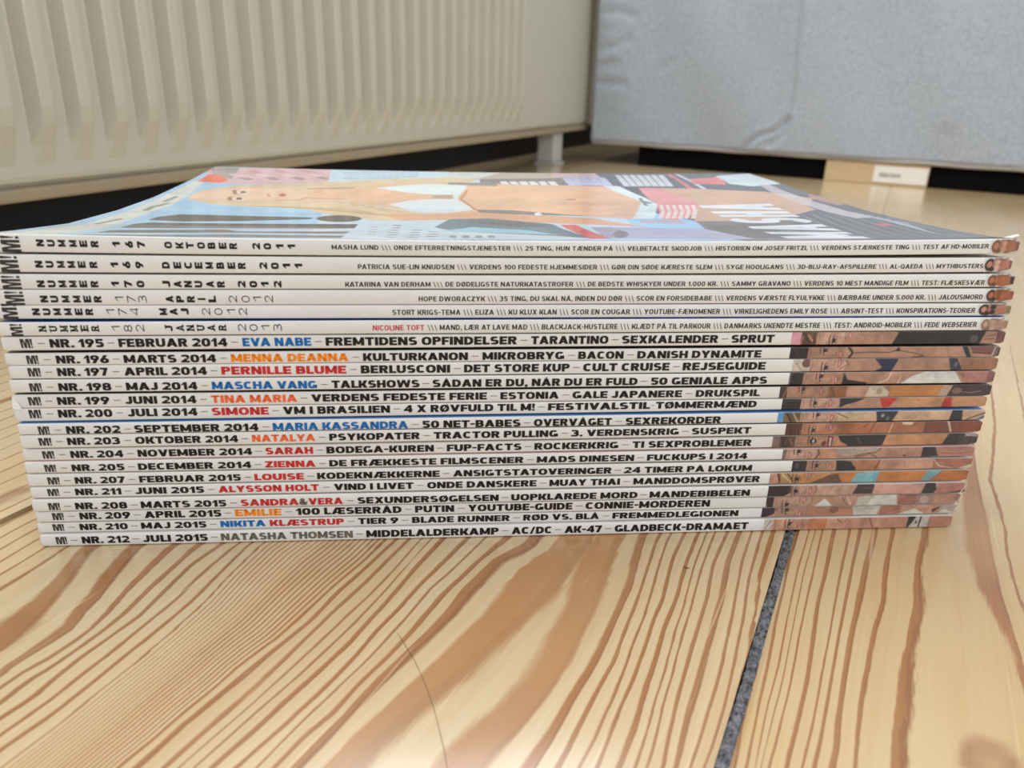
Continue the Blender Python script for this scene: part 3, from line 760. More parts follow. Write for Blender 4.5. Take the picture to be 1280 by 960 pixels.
class Print:                 # collects lettering of one spine into one mesh, one material slot per ink
    def __init__(self, m): self.m = m; self.V = []; self.F = []; self.fm = []; self.n = 0; self.inks = []
    def add(self, s, u, faces, ink):
        P = mag_point(self.m, s, np.full(len(s), -.00005), u)
        if ink not in self.inks: self.inks.append(ink)
        self.V.append(P); self.F += [tuple(i + self.n for i in f) for f in faces]; self.fm += [self.inks.index(ink)] * len(faces); self.n += len(s)
    def text(self, x0, x1, v0, v1, body, ink='black', face=None):
        """body between photo columns x0 and x1, cap height from v0 (top) to v1 (baseline) as fractions of the spine"""
        v, f = (face or HEAVY).line(body)
        vm = (v0 + v1) / 2; sa, sb = px_s(self.m, x0, vm), px_s(self.m, x1, vm)
        s = sa + (v[:, 0] - v[:, 0].min()) / np.ptp(v[:, 0]) * (sb - sa)
        u = 1 - (v1 + (v0 - v1) * v[:, 1])
        self.add(s, u, f, ink)
    def turned(self, xc, wpx, v0, v1, ch, ink='black', face=None):
        """a letter turned a quarter left: its head points to the left end of the spine"""
        v, f = (face or MONO).line(ch)
        ny = v[:, 1]; nx = (v[:, 0] - v[:, 0].min()) / max(np.ptp(v[:, 0]), 1e-6)
        vm = (v0 + v1) / 2
        sa, sb = px_s(self.m, xc - wpx / 2, vm), px_s(self.m, xc + wpx / 2, vm)
        if ch in '1I!': nx = .5 + (nx - .5) * (.7 if ch == '1' else .3)
        self.add(sb + (sa - sb) * ny, 1 - (v1 + (v0 - v1) * nx), f, ink)
    def dash(self, xc, v, wpx=8.5):
        sa, sb = px_s(self.m, xc - wpx / 2), px_s(self.m, xc + wpx / 2); h = .03
        self.add(np.array([sa, sb, sb, sa]), np.array([1 - v - h, 1 - v - h, 1 - v + h, 1 - v + h]), [(0, 1, 2, 3)], 'hair')
    def shape(self, pts, ink):   # polygon in (column, v)
        p = [(px_s(self.m, x), 1 - v) for x, v in pts]
        self.add(np.array([q[0] for q in p]), np.array([q[1] for q in p]), [tuple(range(len(p)))[::-1]], ink)
    def done(self, name, root, base):
        if not self.V: return
        return obj(name, np.vstack(self.V), self.F, [INKS[i] for i in self.inks], root, fm=self.fm, base=base)

def logo_flat(m, x0, x1, v0, v1, root, base):
    p = Print(m); w_ = x1 - x0
    def R_(fx): return x0 + fx * w_
    def q(pts): p.shape([(R_(a) + (1 - b) * -.6, v0 + (v1 - v0) * b) for a, b in pts], 'soft')
    q([(0, 0), (.31, 0), (.395, .5), (.48, 0), (.79, 0), (.79, 1), (.605, 1), (.595, .35), (.565, .35), (.50, 1), (.29, 1), (.225, .35), (.195, .35), (.185, 1), (0, 1)])
    q([(.82, 0), (1.03, 0), (.98, .70), (.87, .70)]); q([(.86, .78), (.98, .78), (.98, 1), (.86, 1)])
    p.done('spine_logo', root, base)
def logo_turned(m, x0, x1, cut, root, base):
    """the same mark turned a quarter left across the spine: letter below, exclamation mark above"""
    p = Print(m); w_ = x1 - x0
    def q(pts): p.shape([(x0 + (1 - a) * w_, cut[0] + (1 - b) * (cut[1] - cut[0])) for b, a in pts], 'soft')   # b along reading, a up
    q([(0, 0), (0, 1), (.25, 1), (.345, .45), (.44, 1), (.69, 1), (.69, 0), (.535, 0), (.525, .68), (.495, .68), (.43, 0), (.26, 0), (.195, .68), (.165, .68), (.155, 0)])
    q([(.76, .90), (.79, .98), (.84, 1), (.89, .98), (.92, .90), (.86, .30), (.81, .30)]); q([(.76, .19), (.90, .19), (.90, .02), (.76, .02)])
    p.done('spine_logo', root, base)

# upper six: turned letters in front, one line of small headlines behind
UP = {
 167: dict(logo=(1, 25, (.03, 1.0)), c=.47, word=[50, 63.6, 77, 91, 104, 118], no=('167', [145, 161, 176], .02), mon=('OKTOBER', [210, 224, 237, 251, 264, 278, 291]), yr=('2011', [320, 334, 349.5, 364], .02),
      hv=(.44, .50), lines=[(414.4, 1236, 'MASHA LUND \\\\\\ ONDE EFTERRETNINGSTJENESTER \\\\\\ 25 TING, HUN TÆNDER PÅ \\\\\\ VELBETALTE SKODJOB \\\\\\ HISTORIEN OM JOSEF FRITZL \\\\\\ VERDENS STÆRKESTE TING \\\\\\ TEST AF HD-MOBILER', 'black')]),
 169: dict(logo=(0, 23, (.0, 1.0)), c=.54, word=[48.5, 62, 76, 89, 102, 116.5], no=('169', [143, 158, 174], .02), mon=('DECEMBER', [207, 221.5, 235, 248, 261.5, 275, 289, 302]), yr=('2011', [329, 343.5, 358, 373], .02),
      hv=(.57, .57), lines=[(447.3, 1229, 'PATRICIA SUE-LIN KNUDSEN \\\\\\ VERDENS 100 FEDESTE HJEMMESIDER \\\\\\ GØR DIN SØDE KÆRESTE SLEM \\\\\\ SYGE HOOLIGANS \\\\\\ 3D-BLU-RAY-AFSPILLERE \\\\\\ AL-QAEDA \\\\\\ MYTHBUSTERS', 'black')]),
 170: dict(logo=(2, 26, (.02, 1.0)), c=.64, word=[51, 64.6, 78, 91, 104, 118], no=('170', [144, 160, 175.5], .02), mon=('JANUAR', [208, 222, 235, 248, 262.5, 276]), yr=('2012', [302, 316.6, 331, 347], .02),
      hv=(.65, .64), lines=[(431.5, 1231, 'KATARINA VAN DERHAM \\\\\\ DE DØDELIGSTE NATURKATASTROFER \\\\\\ DE BEDSTE WHISKYER UNDER 1.000 KR. \\\\\\ SAMMY GRAVANO \\\\\\ VERDENS 10 MEST MANDIGE FILM \\\\\\ TEST: FLÆSKESVÆR', 'black')]),
 173: dict(logo=(6, 30, (.02, 1.0)), c=.60, word=[55, 68, 82, 96, 109, 122], no=('173', [149, 164, 178], -.018), mon=('APRIL', [212, 225, 238.5, 252, 265]), yr=('2012', [291, 307, 321.5, 336], -.018),
      hv=(.61, .60), lines=[(523.4, 1228.4, 'HOPE DWORACZYK \\\\\\ 35 TING, DU SKAL NÅ, INDEN DU DØR \\\\\\ SCOR EN FORSIDEBABE \\\\\\ VERDENS VÆRSTE FLYULYKKE \\\\\\ BÆRBARE UNDER 5.000 KR. \\\\\\ JALOUSIMORD', 'black')]),
 174: dict(logo=(3, 22, (-.25, 1.0)), c=.46, word=[45, 58.4, 71.5, 85, 98.4, 111.5], no=('174', [138, 153, 168], -.018), mon=('MAJ', [204, 217, 231]), yr=('2012', [257.5, 273, 289, 303.5], -.018),
      hv=(.52, .56), lines=[(490.6, 1219, 'STORT KRIGS-TEMA \\\\\\ ELIZA \\\\\\ KU KLUX KLAN \\\\\\ SCOR EN COUGAR \\\\\\ YOUTUBE-FÆNOMENER \\\\\\ VIRKELIGHEDENS EMILY ROSE \\\\\\ ABSINT-TEST \\\\\\ KONSPIRATIONS-TEORIER', 'black')]),
 182: dict(logo=(13, 28, (.02, 1.0)), c=.47, word=[53, 66.6, 80, 92.5, 105.6, 119], no=('182', [145, 160, 175], -.018), mon=('JANUAR', [211, 225, 238, 251, 264, 278]), yr=('2013', [302.5, 317, 332, 347], -.018), slab=True,
      hv=(.52, .55), lines=[(466, 530.3, 'NICOLINE TOFT', 'red'), (534.5, 1221, '\\\\\\ MAND, LÆR AT LAVE MAD \\\\\\ BLACKJACK-HUSTLERE \\\\\\ KLÆDT PÅ TIL PARKOUR \\\\\\ DANMARKS UKENDTE MESTRE \\\\\\ TEST: ANDROID-MOBILER \\\\\\ FEDE WEBSERIER', 'black')]),
}
# lower sixteen: logo columns, cap height (top, baseline), then (from, to, words, ink)
LOW = {
 195: ((26, 40.7), (.17, .79), [(62, 129.6, 'NR. 195'), (148, 284, 'FEBRUAR 2014'), (303, 389, 'EVA NABE', 'blue'), (407, 646.4, 'FREMTIDENS OPFINDELSER'), (663.8, 760.6, 'TARANTINO'), (777.5, 898, 'SEXKALENDER'), (914.4, 968, 'SPRUT')]),
 196: ((33.5, 48), (.2, .86), [(70, 136, 'NR. 196'), (154.5, 270, 'MARTS 2014'), (288.7, 435.8, 'MENNA DEANNA', 'orange'), (453.8, 585, 'KULTURKANON'), (603, 705.5, 'MIKROBRYG'), (722.8, 779.6, 'BACON'), (796.6, 951.8, 'DANISH DYNAMITE')]),
 197: ((35.4, 51), (.175, .79), [(71.5, 135, 'NR. 197'), (155, 258.5, 'APRIL 2014'), (276.6, 432.8, 'PERNILLE BLUME', 'red'), (451, 562.7, 'BERLUSCONI'), (580, 712, 'DET STORE KUP'), (729, 837, 'CULT CRUISE'), (853.4, 957, 'REJSEGUIDE')]),
 198: ((37, 52), (.27, .88), [(73, 139, 'NR. 198'), (157.5, 246.7, 'MAJ 2014'), (264.8, 396.3, 'MASCHA VANG', 'blue'), (414.4, 524.4, 'TALKSHOWS'), (540.8, 797, 'SÅDAN ER DU, NÅR DU ER FULD'), (813.6, 959, '50 GENIALE APPS')]),
 199: ((36, 51.5), (.19, .78), [(71.5, 136.8, 'NR. 199'), (156, 245.4, 'JUNI 2014'), (263.8, 371.4, 'TINA MARIA', 'coral'), (389, 608.7, 'VERDENS FEDESTE FERIE'), (625.4, 698.6, 'ESTONIA'), (715.6, 852.6, 'GALE JAPANERE'), (869.7, 950, 'DRUKSPIL')]),
 200: ((37, 52), (.1, .72), [(72.5, 140.4, 'NR. 200'), (159, 246.7, 'JULI 2014'), (264.8, 336, 'SIMONE', 'red'), (353.7, 487.6, 'VM I BRASILIEN'), (504.7, 668.7, '4 X RØVFULD TIL M!'), (685, 812.8, 'FESTIVALSTIL'), (819.7, 946, 'TØMMERMÆND')]),
 202: ((48, 61.7), (.24, .93), [(82.7, 150.3, 'NR. 202'), (168, 323, 'SEPTEMBER 2014'), (341, 510, 'MARIA KASSANDRA', 'blue'), (528, 650.7, '50 NET-BABES'), (667.4, 764.8, 'OVERVÅGET'), (782, 901.4, 'SEXREKORDER')]),
 203: ((49, 64.6), (.22, .78), [(84, 150, 'NR. 203'), (169, 297.6, 'OKTOBER 2014'), (315, 394, 'NATALYA', 'coral'), (411.5, 525, 'PSYKOPATER'), (542, 697.6, 'TRACTOR PULLING'), (714, 848.6, '3. VERDENSKRIG'), (864.8, 939, 'SUSPEKT')]),
 204: ((53.5, 68), (.2, .8), [(88, 154, 'NR. 204'), (172, 315, 'NOVEMBER 2014'), (332, 391.4, 'SARAH', 'red'), (408, 542.4, 'BODEGA-KUREN'), (558.5, 652, 'FUP-FACTS'), (668, 773, 'ROCKERKRIG'), (790.5, 939.6, 'TI SEXPROBLEMER')]),
 205: ((56, 70), (.25, .85), [(89.6, 155.5, 'NR. 205'), (172.6, 314, 'DECEMBER 2014'), (331.4, 394.4, 'ZIENNA', 'red'), (411.5, 654.6, 'DE FRÆKKESTE FILMSCENER'), (671, 792.7, 'MADS DINESEN'), (808.8, 934, 'FUCKUPS I 2014')]),
 207: ((59.7, 74.5), (.27, .84), [(93.5, 156, 'NR. 207'), (174, 301, 'FEBRUAR 2015'), (318, 380, 'LOUISE', 'red'), (396.4, 549.6, 'KODEKNÆKKERNE'), (566.4, 764.8, 'ANSIGTSTATOVERINGER'), (780, 940, '24 TIMER PÅ LOKUM')]),
 211: ((60, 74), (.18, .78), [(94, 151.6, 'NR. 211'), (168.6, 255, 'JUNI 2015'), (273, 398.7, 'ALYSSON HOLT', 'red'), (417.4, 517, 'VIND I LIVET'), (534, 670.7, 'ONDE DANSKERE'), (686.8, 775, 'MUAY THAI'), (791.7, 950, 'MANDDOMSPRØVER')]),
 208: ((60.7, 75), (.28, .86), [(94, 159, 'NR. 208'), (176, 282.8, 'MARTS 2015'), (301, 373.5, 'SANDRA', 'red'), (374, 385, '&', 'grey'), (385.5, 428.6, 'VERA', 'red'), (447, 623.4, 'SEXUNDERSØGELSEN'), (639, 797, 'UOPKLAREDE MORD'), (812, 937.5, 'MANDEBIBELEN')]),
 209: ((66, 80), (.12, .77), [(99.4, 163, 'NR. 209'), (180.4, 276.6, 'APRIL 2015'), (293.6, 352, 'EMILIE', 'orange'), (370, 502, '100 LÆSERRÅD'), (518.8, 567.7, 'PUTIN'), (585, 715.6, 'YOUTUBE-GUIDE'), (732, 887.6, 'CONNIE-MORDEREN')]),
 210: ((66.6, 80.4), (.14, .77), [(99.7, 159.8, 'NR. 210'), (176.5, 258, 'MAJ 2015'), (275.6, 332, 'NIKITA', 'blue'), (337.3, 430, 'KLÆSTRUP', 'red'), (447.6, 498, 'TIER 9'), (515, 637.5, 'BLADE RUNNER'), (654, 749, 'RØD VS. BLÅ'), (765.5, 923, 'FREMMEDLEGIONEN')]),
 212: ((70, 83.7), (.19, .8), [(102, 161.4, 'NR. 212'), (178, 259.5, 'JULI 2015'), (276, 441, 'NATASHA THOMSEN', 'grey'), (457.8, 623.4, 'MIDDELALDERKAMP'), (639.5, 689.7, 'AC/DC'), (705.8, 752.4, 'AK-47'), (768.5, 935.5, 'GLADBECK-DRAMAET')]),
}
NODASH = {(208, 2), (208, 3), (210, 2)}      # these run straight on into the next words
#<PHOTOS>
HAIRD, HAIRB, SK, SKP, SKT, SKO, MAR, BLK = (40, 33, 37), (104, 74, 60), (190, 146, 122), (205, 164, 144), (170, 122, 94), (186, 116, 70), (136, 88, 84), (34, 33, 38)
LIPS, LINE = (176, 92, 88), (96, 58, 48)
def face(x0, x1, skin, eye, lips, hair=HAIRD):
    w_ = x1 - x0
    r = [('p', [(x0, 0), (x1 - 4, 0), (x1, .35), (x1 - 2, .8), (x1 - 8, 1), (x0, 1)], skin), ('e', x0 + w_ * .5, .85, w_ * .2, .2, tuple(int(c * .94) for c in skin))]
    ex, ev = eye; dk = tuple(int(c * .86) for c in skin); lt = tuple(min(255, int(c * 1.07)) for c in skin)
    r += [('e', x0 + w_ * .36, .35, w_ * .16, .3, lt), ('l', [(x0 + 1.5, -.1), (x0 + 3.5, .5), (x0 + 1.5, 1.1)], .9, dk)]
    r += [('e', ex + .2, ev, 3.6, .4, dk), ('e', ex + .3, ev, 1.7, .31, (226, 206, 192)), ('e', ex + .2, ev, 1.6, .2, (52, 36, 32)), ('l', [(ex - 1.2, ev - .36), (ex - 1.7, ev - .1), (ex - 1.7, ev + .14), (ex - .8, ev + .4)], .65, (44, 28, 27)), ('l', [(ex + 1.7, ev - .2), (ex + 1.9, ev), (ex + 1.6, ev + .22)], .35, (120, 82, 70)), ('l', [(ex - 5.4, ev - .44), (ex - 6.2, ev - .1), (ex - 5.4, ev + .28)], .75, (98, 66, 52))]
    lx, lv = lips; rose = (186, 96, 92)
    r += [('l', [(lx - .9, lv - .34), (lx - 1.6, lv - .1), (lx - 1.1, lv), (lx - 1.6, lv + .1), (lx - .9, lv + .34)], .75, rose), ('l', [(lx + .6, lv - .28), (lx + 1.4, lv), (lx + .6, lv + .28)], .9, rose), ('e', lx - .1, lv, .5, .24, (236, 220, 212)), ('l', [(lx + 3.4, lv - .2), (lx + 3.7, lv + .2)], .5, dk)]
    r += [('l', [(lx - 6.6, lv - .18), (lx - 5.3, lv), (lx - 6.4, lv + .2)], .45, (140, 92, 78)), ('l', [(ex + 2, lv - .12), (lx - 7, lv - .1)], .8, lt), ('l', [(lx - 4.6, lv - .5), (lx - 1, lv - .62), (lx + 2, lv - .5)], .4, dk), ('l', [(x1 - 2.4, -.05), (x1 - .5, .42), (x1 - 3.4, 1.05)], .9, dk)]
    return r
PHOTO = {
 195: (989.5, SK, [('b', 980, 1001.5, (232, 166, 178)), ('b', 1001.5, 1024, HAIRB), ('l', [(1004, .1), (1012, .8), (1023, .7)], 1.2, (70, 48, 42)), ('l', [(1010, .2), (1016, .7)], 1, (196, 150, 122))] + face(1021, 1058, SKP, (1043, .66), (1062, .3), HAIRB) +
   [('p', [(1064, 0), (1123, 0), (1117, 1), (1058, 1)], SK), ('l', [(1074, .2), (1100, .35)], .5, SKT), ('p', [(1122, 0), (1232, 0), (1226, 1), (1116, 1)], BLK), ('e', 1218, .6, 5, .3, (82, 80, 88)), ('p', [(1231, 0), (1244, .1), (1246, .8), (1234, 1), (1226, 1)], SK), ('l', [(1231, .4), (1243, .3)], .4, LINE), ('l', [(1230, .65), (1243, .6)], .4, LINE), ('b', 1245, 1270, MAR)]),
 196: (987.5, SK, [('b', 980, 1014, HAIRD), ('l', [(992, .1), (1000, .9)], .8, (84, 62, 62))] + face(1010, 1066, SK, (1031, .28), (1051, .6)) + [('l', [(1060, .05), (1066, .5), (1062, .95)], 1.4, HAIRD),
   ('b', 1069, 1270, SK), ('l', [(1069, .5), (1090, .45), (1112, .5), (1122, .2)], .7, LINE), ('p', [(1118, .4), (1122, 0), (1126, .4)], BLK), ('l', [(1126, .35), (1145, .6), (1156, .85), (1140, .95)], .6, LINE), ('l', [(1182, .1), (1188, .9)], .8, SKT), ('p', [(1201, 0), (1208, 0), (1216, 1), (1210, 1)], (40, 40, 56)), ('p', [(1211, 0), (1240, 0), (1240, .8), (1216, .6)], MAR), ('l', [(1216, .6), (1238, .65)], .6, (70, 44, 44)), ('b', 1240, 1252, (140, 116, 108)), ('l', [(1243, .1), (1241, .9)], .7, (222, 210, 206)), ('l', [(1248, .2), (1248, .9)], .7, (60, 46, 44))]),
 197: (991, SK, [('b', 980, 1013, (216, 204, 190)), ('e', 1008, .3, 6, .36, (122, 84, 74)), ('l', [(995, .3), (1003, .9), (1010, .9)], 1, (186, 164, 140))] + face(1012, 1060, SKP, (1033, .68), (1049, .3), HAIRB) + [('l', [(1056, .1), (1061, .4), (1050, .8)], .6, (150, 90, 80)),
   ('p', [(1092, 0), (1122, 0), (1116, 1), (1094, 1), (1103, .7)], (38, 44, 84)), ('p', [(1184, 0), (1195, 0), (1204, .9), (1200, 1), (1190, 1)], (52, 56, 68)), ('e', 1195, .5, 2, .2, (110, 116, 130)), ('p', [(1197, 0), (1270, 0), (1270, 1), (1206, 1)], SKT)]),
 198: (986.5, SK, [('b', 980, 1007, HAIRD), ('b', 986, 990, (70, 64, 68))] + face(1004, 1055, SK, (1026, .3), (1045, .6)) + [('p', [(1054, 0), (1060, .6), (1085, .85), (1084, 1), (1053, 1)], BLK), ('l', [(1113, 0), (1110, .6), (1097, 1)], .8, (228, 204, 178)), ('l', [(1126, .4), (1123, 1)], .8, (226, 204, 178)),
   ('p', [(1126, 1), (1140, .35), (1156, 0), (1192, 0), (1204, 1)], (230, 230, 224)), ('p', [(1193, 0), (1203, 0), (1216, .7), (1212, .85), (1202, .5)], SKT), ('l', [(1200, .2), (1212, .7)], .4, LINE), ('p', [(1204, 0), (1270, 0), (1270, 1), (1208, 1)], (186, 130, 122)), ('b', 1234, 1260, (150, 100, 96))]),
 199: (974.5, SKT, [('b', 960, 986, (64, 48, 46)), ('l', [(984, 0), (979, 1)], .8, (150, 110, 84))] + face(984, 1036, SK, (1004, .2), (1026, .4)) + [('b', 1036, 1058, (150, 96, 62)), ('l', [(1038, 0), (1044, .9)], .8, HAIRB), ('b', 1058, 1086, SK), ('p', [(1086, 0), (1102, 0), (1112, .6), (1110, 1), (1082, 1)], (220, 204, 180)), ('e', 1099, .5, 4, .3, (190, 168, 140)), ('b', 1113, 1176, (196, 132, 78)),
   ('p', [(1178, 0), (1192, 0), (1186, 1), (1173, 1)], (196, 168, 150)), ('p', [(1190, 0), (1270, 0), (1270, 1), (1184, 1)], (66, 50, 50)), ('e', 1196, .5, 6, .3, (130, 106, 98)), ('l', [(1200, .6), (1214, .7), (1226, .55)], .6, (138, 116, 108))]),
 200: (977.5, SK, [('b', 960, 1003, (40, 37, 40)), ('l', [(980, .2), (1000, .1)], .8, (72, 66, 66))] + face(1001, 1050, SKP, (1019, .4), (1038, .4)) + [('p', [(1049, 0), (1082, 0), (1068, .4), (1058, .6), (1050, .9)], (38, 36, 40)), ('p', [(1050, .9), (1068, .4), (1100, .1), (1100, 1), (1050, 1)], SK), ('p', [(1098, 0), (1121, 0), (1113, .8), (1106, .95), (1103, .8)], (206, 62, 54)), ('b', 1122, 1180, (210, 156, 116)), ('p', [(1180, 0), (1188, 0), (1191, 1), (1177, 1)], (206, 60, 50)), ('b', 1191, 1270, (204, 150, 112))]),
 202: (972, (212, 176, 144), [('b', 960, 981, (96, 156, 206)), ('b', 979, 1003, (120, 94, 72)), ('l', [(983, .1), (990, .9)], 1.2, (52, 42, 40)), ('l', [(990, 0), (998, .9)], 1.1, (216, 190, 150))] + face(1000, 1048, SKP, (1022, .25), (1040, .55)) + [('p', [(1044, 0), (1094, 0), (1094, .3), (1060, .9), (1048, .6)], (214, 186, 148)), ('l', [(1046, .1), (1060, .6)], .7, HAIRB), ('p', [(1094, 0), (1122, 0), (1116, 1), (1097, 1)], (48, 48, 60)), ('e', 1103, .4, 2, .2, (150, 150, 156)), ('e', 1110, .7, 2, .2, (110, 112, 120)), ('l', [(1155, .3), (1160, .6)], .5, SKT),
   ('p', [(1189, 0), (1202, 0), (1204, 1), (1187, 1)], (38, 42, 52)), ('p', [(1220, .9), (1240, .2), (1240, 1)], (80, 130, 170)), ('l', [(1210, .9), (1236, .1)], .9, (96, 62, 50))]),
 203: (982, (172, 112, 84), [('b', 960, 1003, (92, 58, 48)), ('l', [(986, 0), (990, 1)], 1, (58, 36, 34))] + face(1002, 1046, (200, 140, 112), (1017, .6), (1038, .35)) + [('b', 1046, 1090, (180, 114, 80)), ('l', [(1084, .1), (1079, .4)], .6, LINE), ('l', [(1092, 0), (1088, .9)], .6, LINE), ('l', [(1115, .1), (1112, 1)], .8, (226, 184, 150)), ('p', [(1126, 0), (1141, 0), (1139, .25), (1128, .2)], (240, 206, 170)), ('b', 1155, 1270, (128, 74, 62)), ('l', [(1184, 0), (1190, 1)], 1.1, (232, 204, 186)), ('b', 1196, 1270, (134, 72, 56))]),
 204: (965.5, (206, 148, 110), [('b', 960, 976, (128, 108, 104)), ('b', 975, 996, (80, 60, 54)), ('l', [(977, .1), (981, .9)], 1, (48, 40, 40)), ('l', [(986, .2), (992, .9)], 1, (140, 108, 92))] + face(994, 1046, SK, (1016, .45), (1037, .55)) + [('e', 1016, .45, 4.5, .26, (46, 30, 30)), ('e', 1016.5, .45, 1.4, .16, (235, 225, 220)), ('e', 1030, .7, 3, .24, (112, 52, 48)), ('b', 1034, 1041, (150, 70, 66)), ('l', [(1037.5, .2), (1038, .9)], .9, (240, 232, 226)),
   ('p', [(1046, 0), (1107, 0), (1104, .9), (1100, 1), (1062, 1), (1050, .5)], (40, 38, 44)), ('l', [(1070, .1), (1074, .5), (1078, .9)], .4, (110, 92, 96)), ('p', [(1184, 0), (1230, 0), (1230, 1), (1178, 1)], (44, 40, 42)), ('b', 1198, 1230, (66, 52, 50)), ('p', [(1205, 0), (1221, 0), (1221, .3), (1206, .2)], (176, 156, 158))]),
 205: (978, SK, [('b', 960, 983, (132, 112, 104))] + face(983, 1022, SKP, (998, .2), (1012, .6)) + [('l', [(1022, .05), (1024, .5), (1020, .95)], 1, (122, 74, 58)), ('b', 1027, 1047, (214, 158, 128)), ('p', [(1046, 0), (1100, 0), (1092, .5), (1080, .6), (1060, .75), (1046, .6)], (198, 176, 158)), ('l', [(1100, .02), (1094, .4), (1080, .55), (1068, .75)], .6, LINE), ('l', [(1070, .9), (1088, .55), (1098, 1)], .6, LINE), ('e', 1131, .78, 2, .1, LINE), ('p', [(1152, 0), (1170, 0), (1174, .9), (1152, 1)], (42, 40, 46)), ('p', [(1168, 0), (1240, 0), (1240, 1), (1180, 1), (1172, .7)], (186, 132, 118)), ('l', [(1176, .6), (1200, .7), (1222, .4)], .6, MAR)]),
 207: (990, SKT, [('b', 980, 1013, (40, 38, 44)), ('e', 996, .4, 3, .3, (80, 76, 84))] + face(1008, 1047, SK, (1021, .45), (1038, .6)) + [('p', [(1044, 0), (1062, .1), (1072, .9), (1070, 1), (1046, 1)], (38, 38, 46)), ('b', 1070, 1099, (186, 128, 96)), ('l', [(1099, 0), (1094, 1)], .7, LINE), ('b', 1099, 1166, (206, 156, 132)), ('l', [(1130, .2), (1132, .8)], .4, SKT), ('l', [(1166, .05), (1174, .7), (1192, .95)], .7, (232, 186, 174)), ('p', [(1176, 0), (1240, 0), (1240, 1), (1196, .95), (1178, .6)], (178, 116, 98)), ('p', [(1196, 1), (1218, .5), (1220, 1)], (222, 208, 186))]),
 211: (962, (206, 134, 76), [('b', 950, 972, (226, 168, 148)), ('l', [(972, .1), (976, .9)], 1.2, (88, 58, 44)), ('b', 976, 995, (200, 158, 108)), ('l', [(977, .1), (990, .9)], .9, (240, 216, 170)), ('l', [(983, 0), (993, .9)], .8, (112, 76, 52))] + face(992, 1040, (222, 158, 102), (996, .55), (1011, .25)) + [('p', [(1016, .9), (1036, .2), (1046, .1), (1054, 1), (1014, 1)], (112, 82, 64)), ('p', [(1070, .1), (1098, 0), (1096, 1), (1064, 1)], (132, 186, 196)), ('p', [(1158, 0), (1176, 0), (1163, .95), (1152, .95)], (130, 178, 184)), ('l', [(1176, .05), (1164, .9)], .5, (84, 96, 90)), ('p', [(1177, 0), (1215, 0), (1215, 1), (1165, 1)], (196, 120, 64))]),
 208: (960, SKP, [('p', [(955, 0), (998, 0), (990, .6), (980, 1), (955, 1)], (54, 42, 48))] + face(988, 1020, SKP, (995, .5), (1013, .5)) + [('l', [(1018, 0), (1021, .4), (1017, .9)], .7, (150, 96, 84)), ('l', [(1040, .1), (1034, .9)], .7, (190, 136, 118)), ('p', [(1071, 0), (1092, 0), (1091, .9), (1066, .9)], (66, 56, 62)), ('l', [(1074, .3), (1090, .35)], .5, (110, 96, 100)), ('b', 1093, 1152, (216, 166, 152)), ('p', [(1156, 0), (1168, 0), (1171, .6), (1168, 1), (1152, 1)], (52, 46, 52)), ('b', 1171, 1215, (190, 130, 118)), ('p', [(1185, .95), (1215, .5), (1215, 1), (1185, 1)], (120, 76, 66))]),
 209: (957.5, SK, [('p', [(955, 0), (966, 0), (970, .5), (972, 1), (960, 1)], (58, 46, 50))] + face(967, 1015, SKP, (984, .72), (1005, .3)) + [('p', [(1018, 1), (1030, .2), (1042, 1)], (226, 222, 214)), ('b', 1042, 1072, (204, 158, 138)), ('l', [(1052, .2), (1060, .9)], .8, (160, 110, 90)), ('l', [(1058, .1), (1064, .8)], .6, (240, 220, 204)), ('p', [(1072, .1), (1094, 0), (1088, .9), (1070, 1)], (206, 200, 184)), ('p', [(1092, 0), (1119, 0), (1123, 1), (1084, 1)], (224, 224, 214)), ('b', 1123, 1145, (176, 118, 98)), ('b', 1145, 1166, (170, 138, 126)), ('e', 1155, .5, 6, .35, (196, 172, 162)), ('b', 1168, 1215, (192, 146, 124))]),
 210: (952, (206, 156, 132), [('p', [(948, 0), (977, 0), (966, .7), (956, 1), (948, 1)], (70, 52, 64))] + face(968, 1010, SK, (983, .22), (1000, .7)) + [('b', 1010, 1066, (196, 138, 112)), ('e', 1042, .3, 6, .4, (150, 96, 80)), ('p', [(1064, 0), (1100, 0), (1096, 1), (1068, 1)], (218, 210, 196)), ('b', 1100, 1126, (190, 130, 110)), ('l', [(1100, .9), (1124, .3)], .7, (150, 96, 80)), ('p', [(1122, 1), (1142, .35), (1158, 1)], (226, 222, 210)), ('p', [(1164, .5), (1176, .1), (1170, .6), (1166, .9)], (84, 50, 44)), ('b', 1174, 1215, (188, 164, 152)), ('p', [(1170, 1), (1178, .5), (1196, .9), (1196, 1)], (216, 208, 190))]),
 212: (955, (208, 154, 128), [('p', [(950, 0), (972, 0), (966, 1), (950, 1)], (222, 214, 200)), ('l', [(957, .8), (963, .1)], .5, (110, 90, 80)), ('l', [(963, .8), (969, .2)], .5, (140, 112, 96))] + face(966, 1004, (212, 160, 134), (987, .4), (1003, .6), HAIRB) + [('b', 1010, 1033, (190, 124, 86)), ('l', [(1046, .1), (1052, .4)], .7, (110, 66, 58)), ('l', [(1058, .1), (1051, .7)], .5, (150, 98, 80)), ('l', [(1086, .1), (1092, .9)], .8, (150, 92, 80)), ('b', 1134, 1160, (214, 208, 200)), ('p', [(1134, 0), (1144, 0), (1136, 1), (1134, 1)], (34, 34, 36)), ('l', [(1150, 0), (1149, .9)], 1.1, (50, 48, 50)), ('e', 1145, .5, 1.2, .15, (60, 58, 60)), ('b', 1160, 1195, (196, 138, 112))]),
}
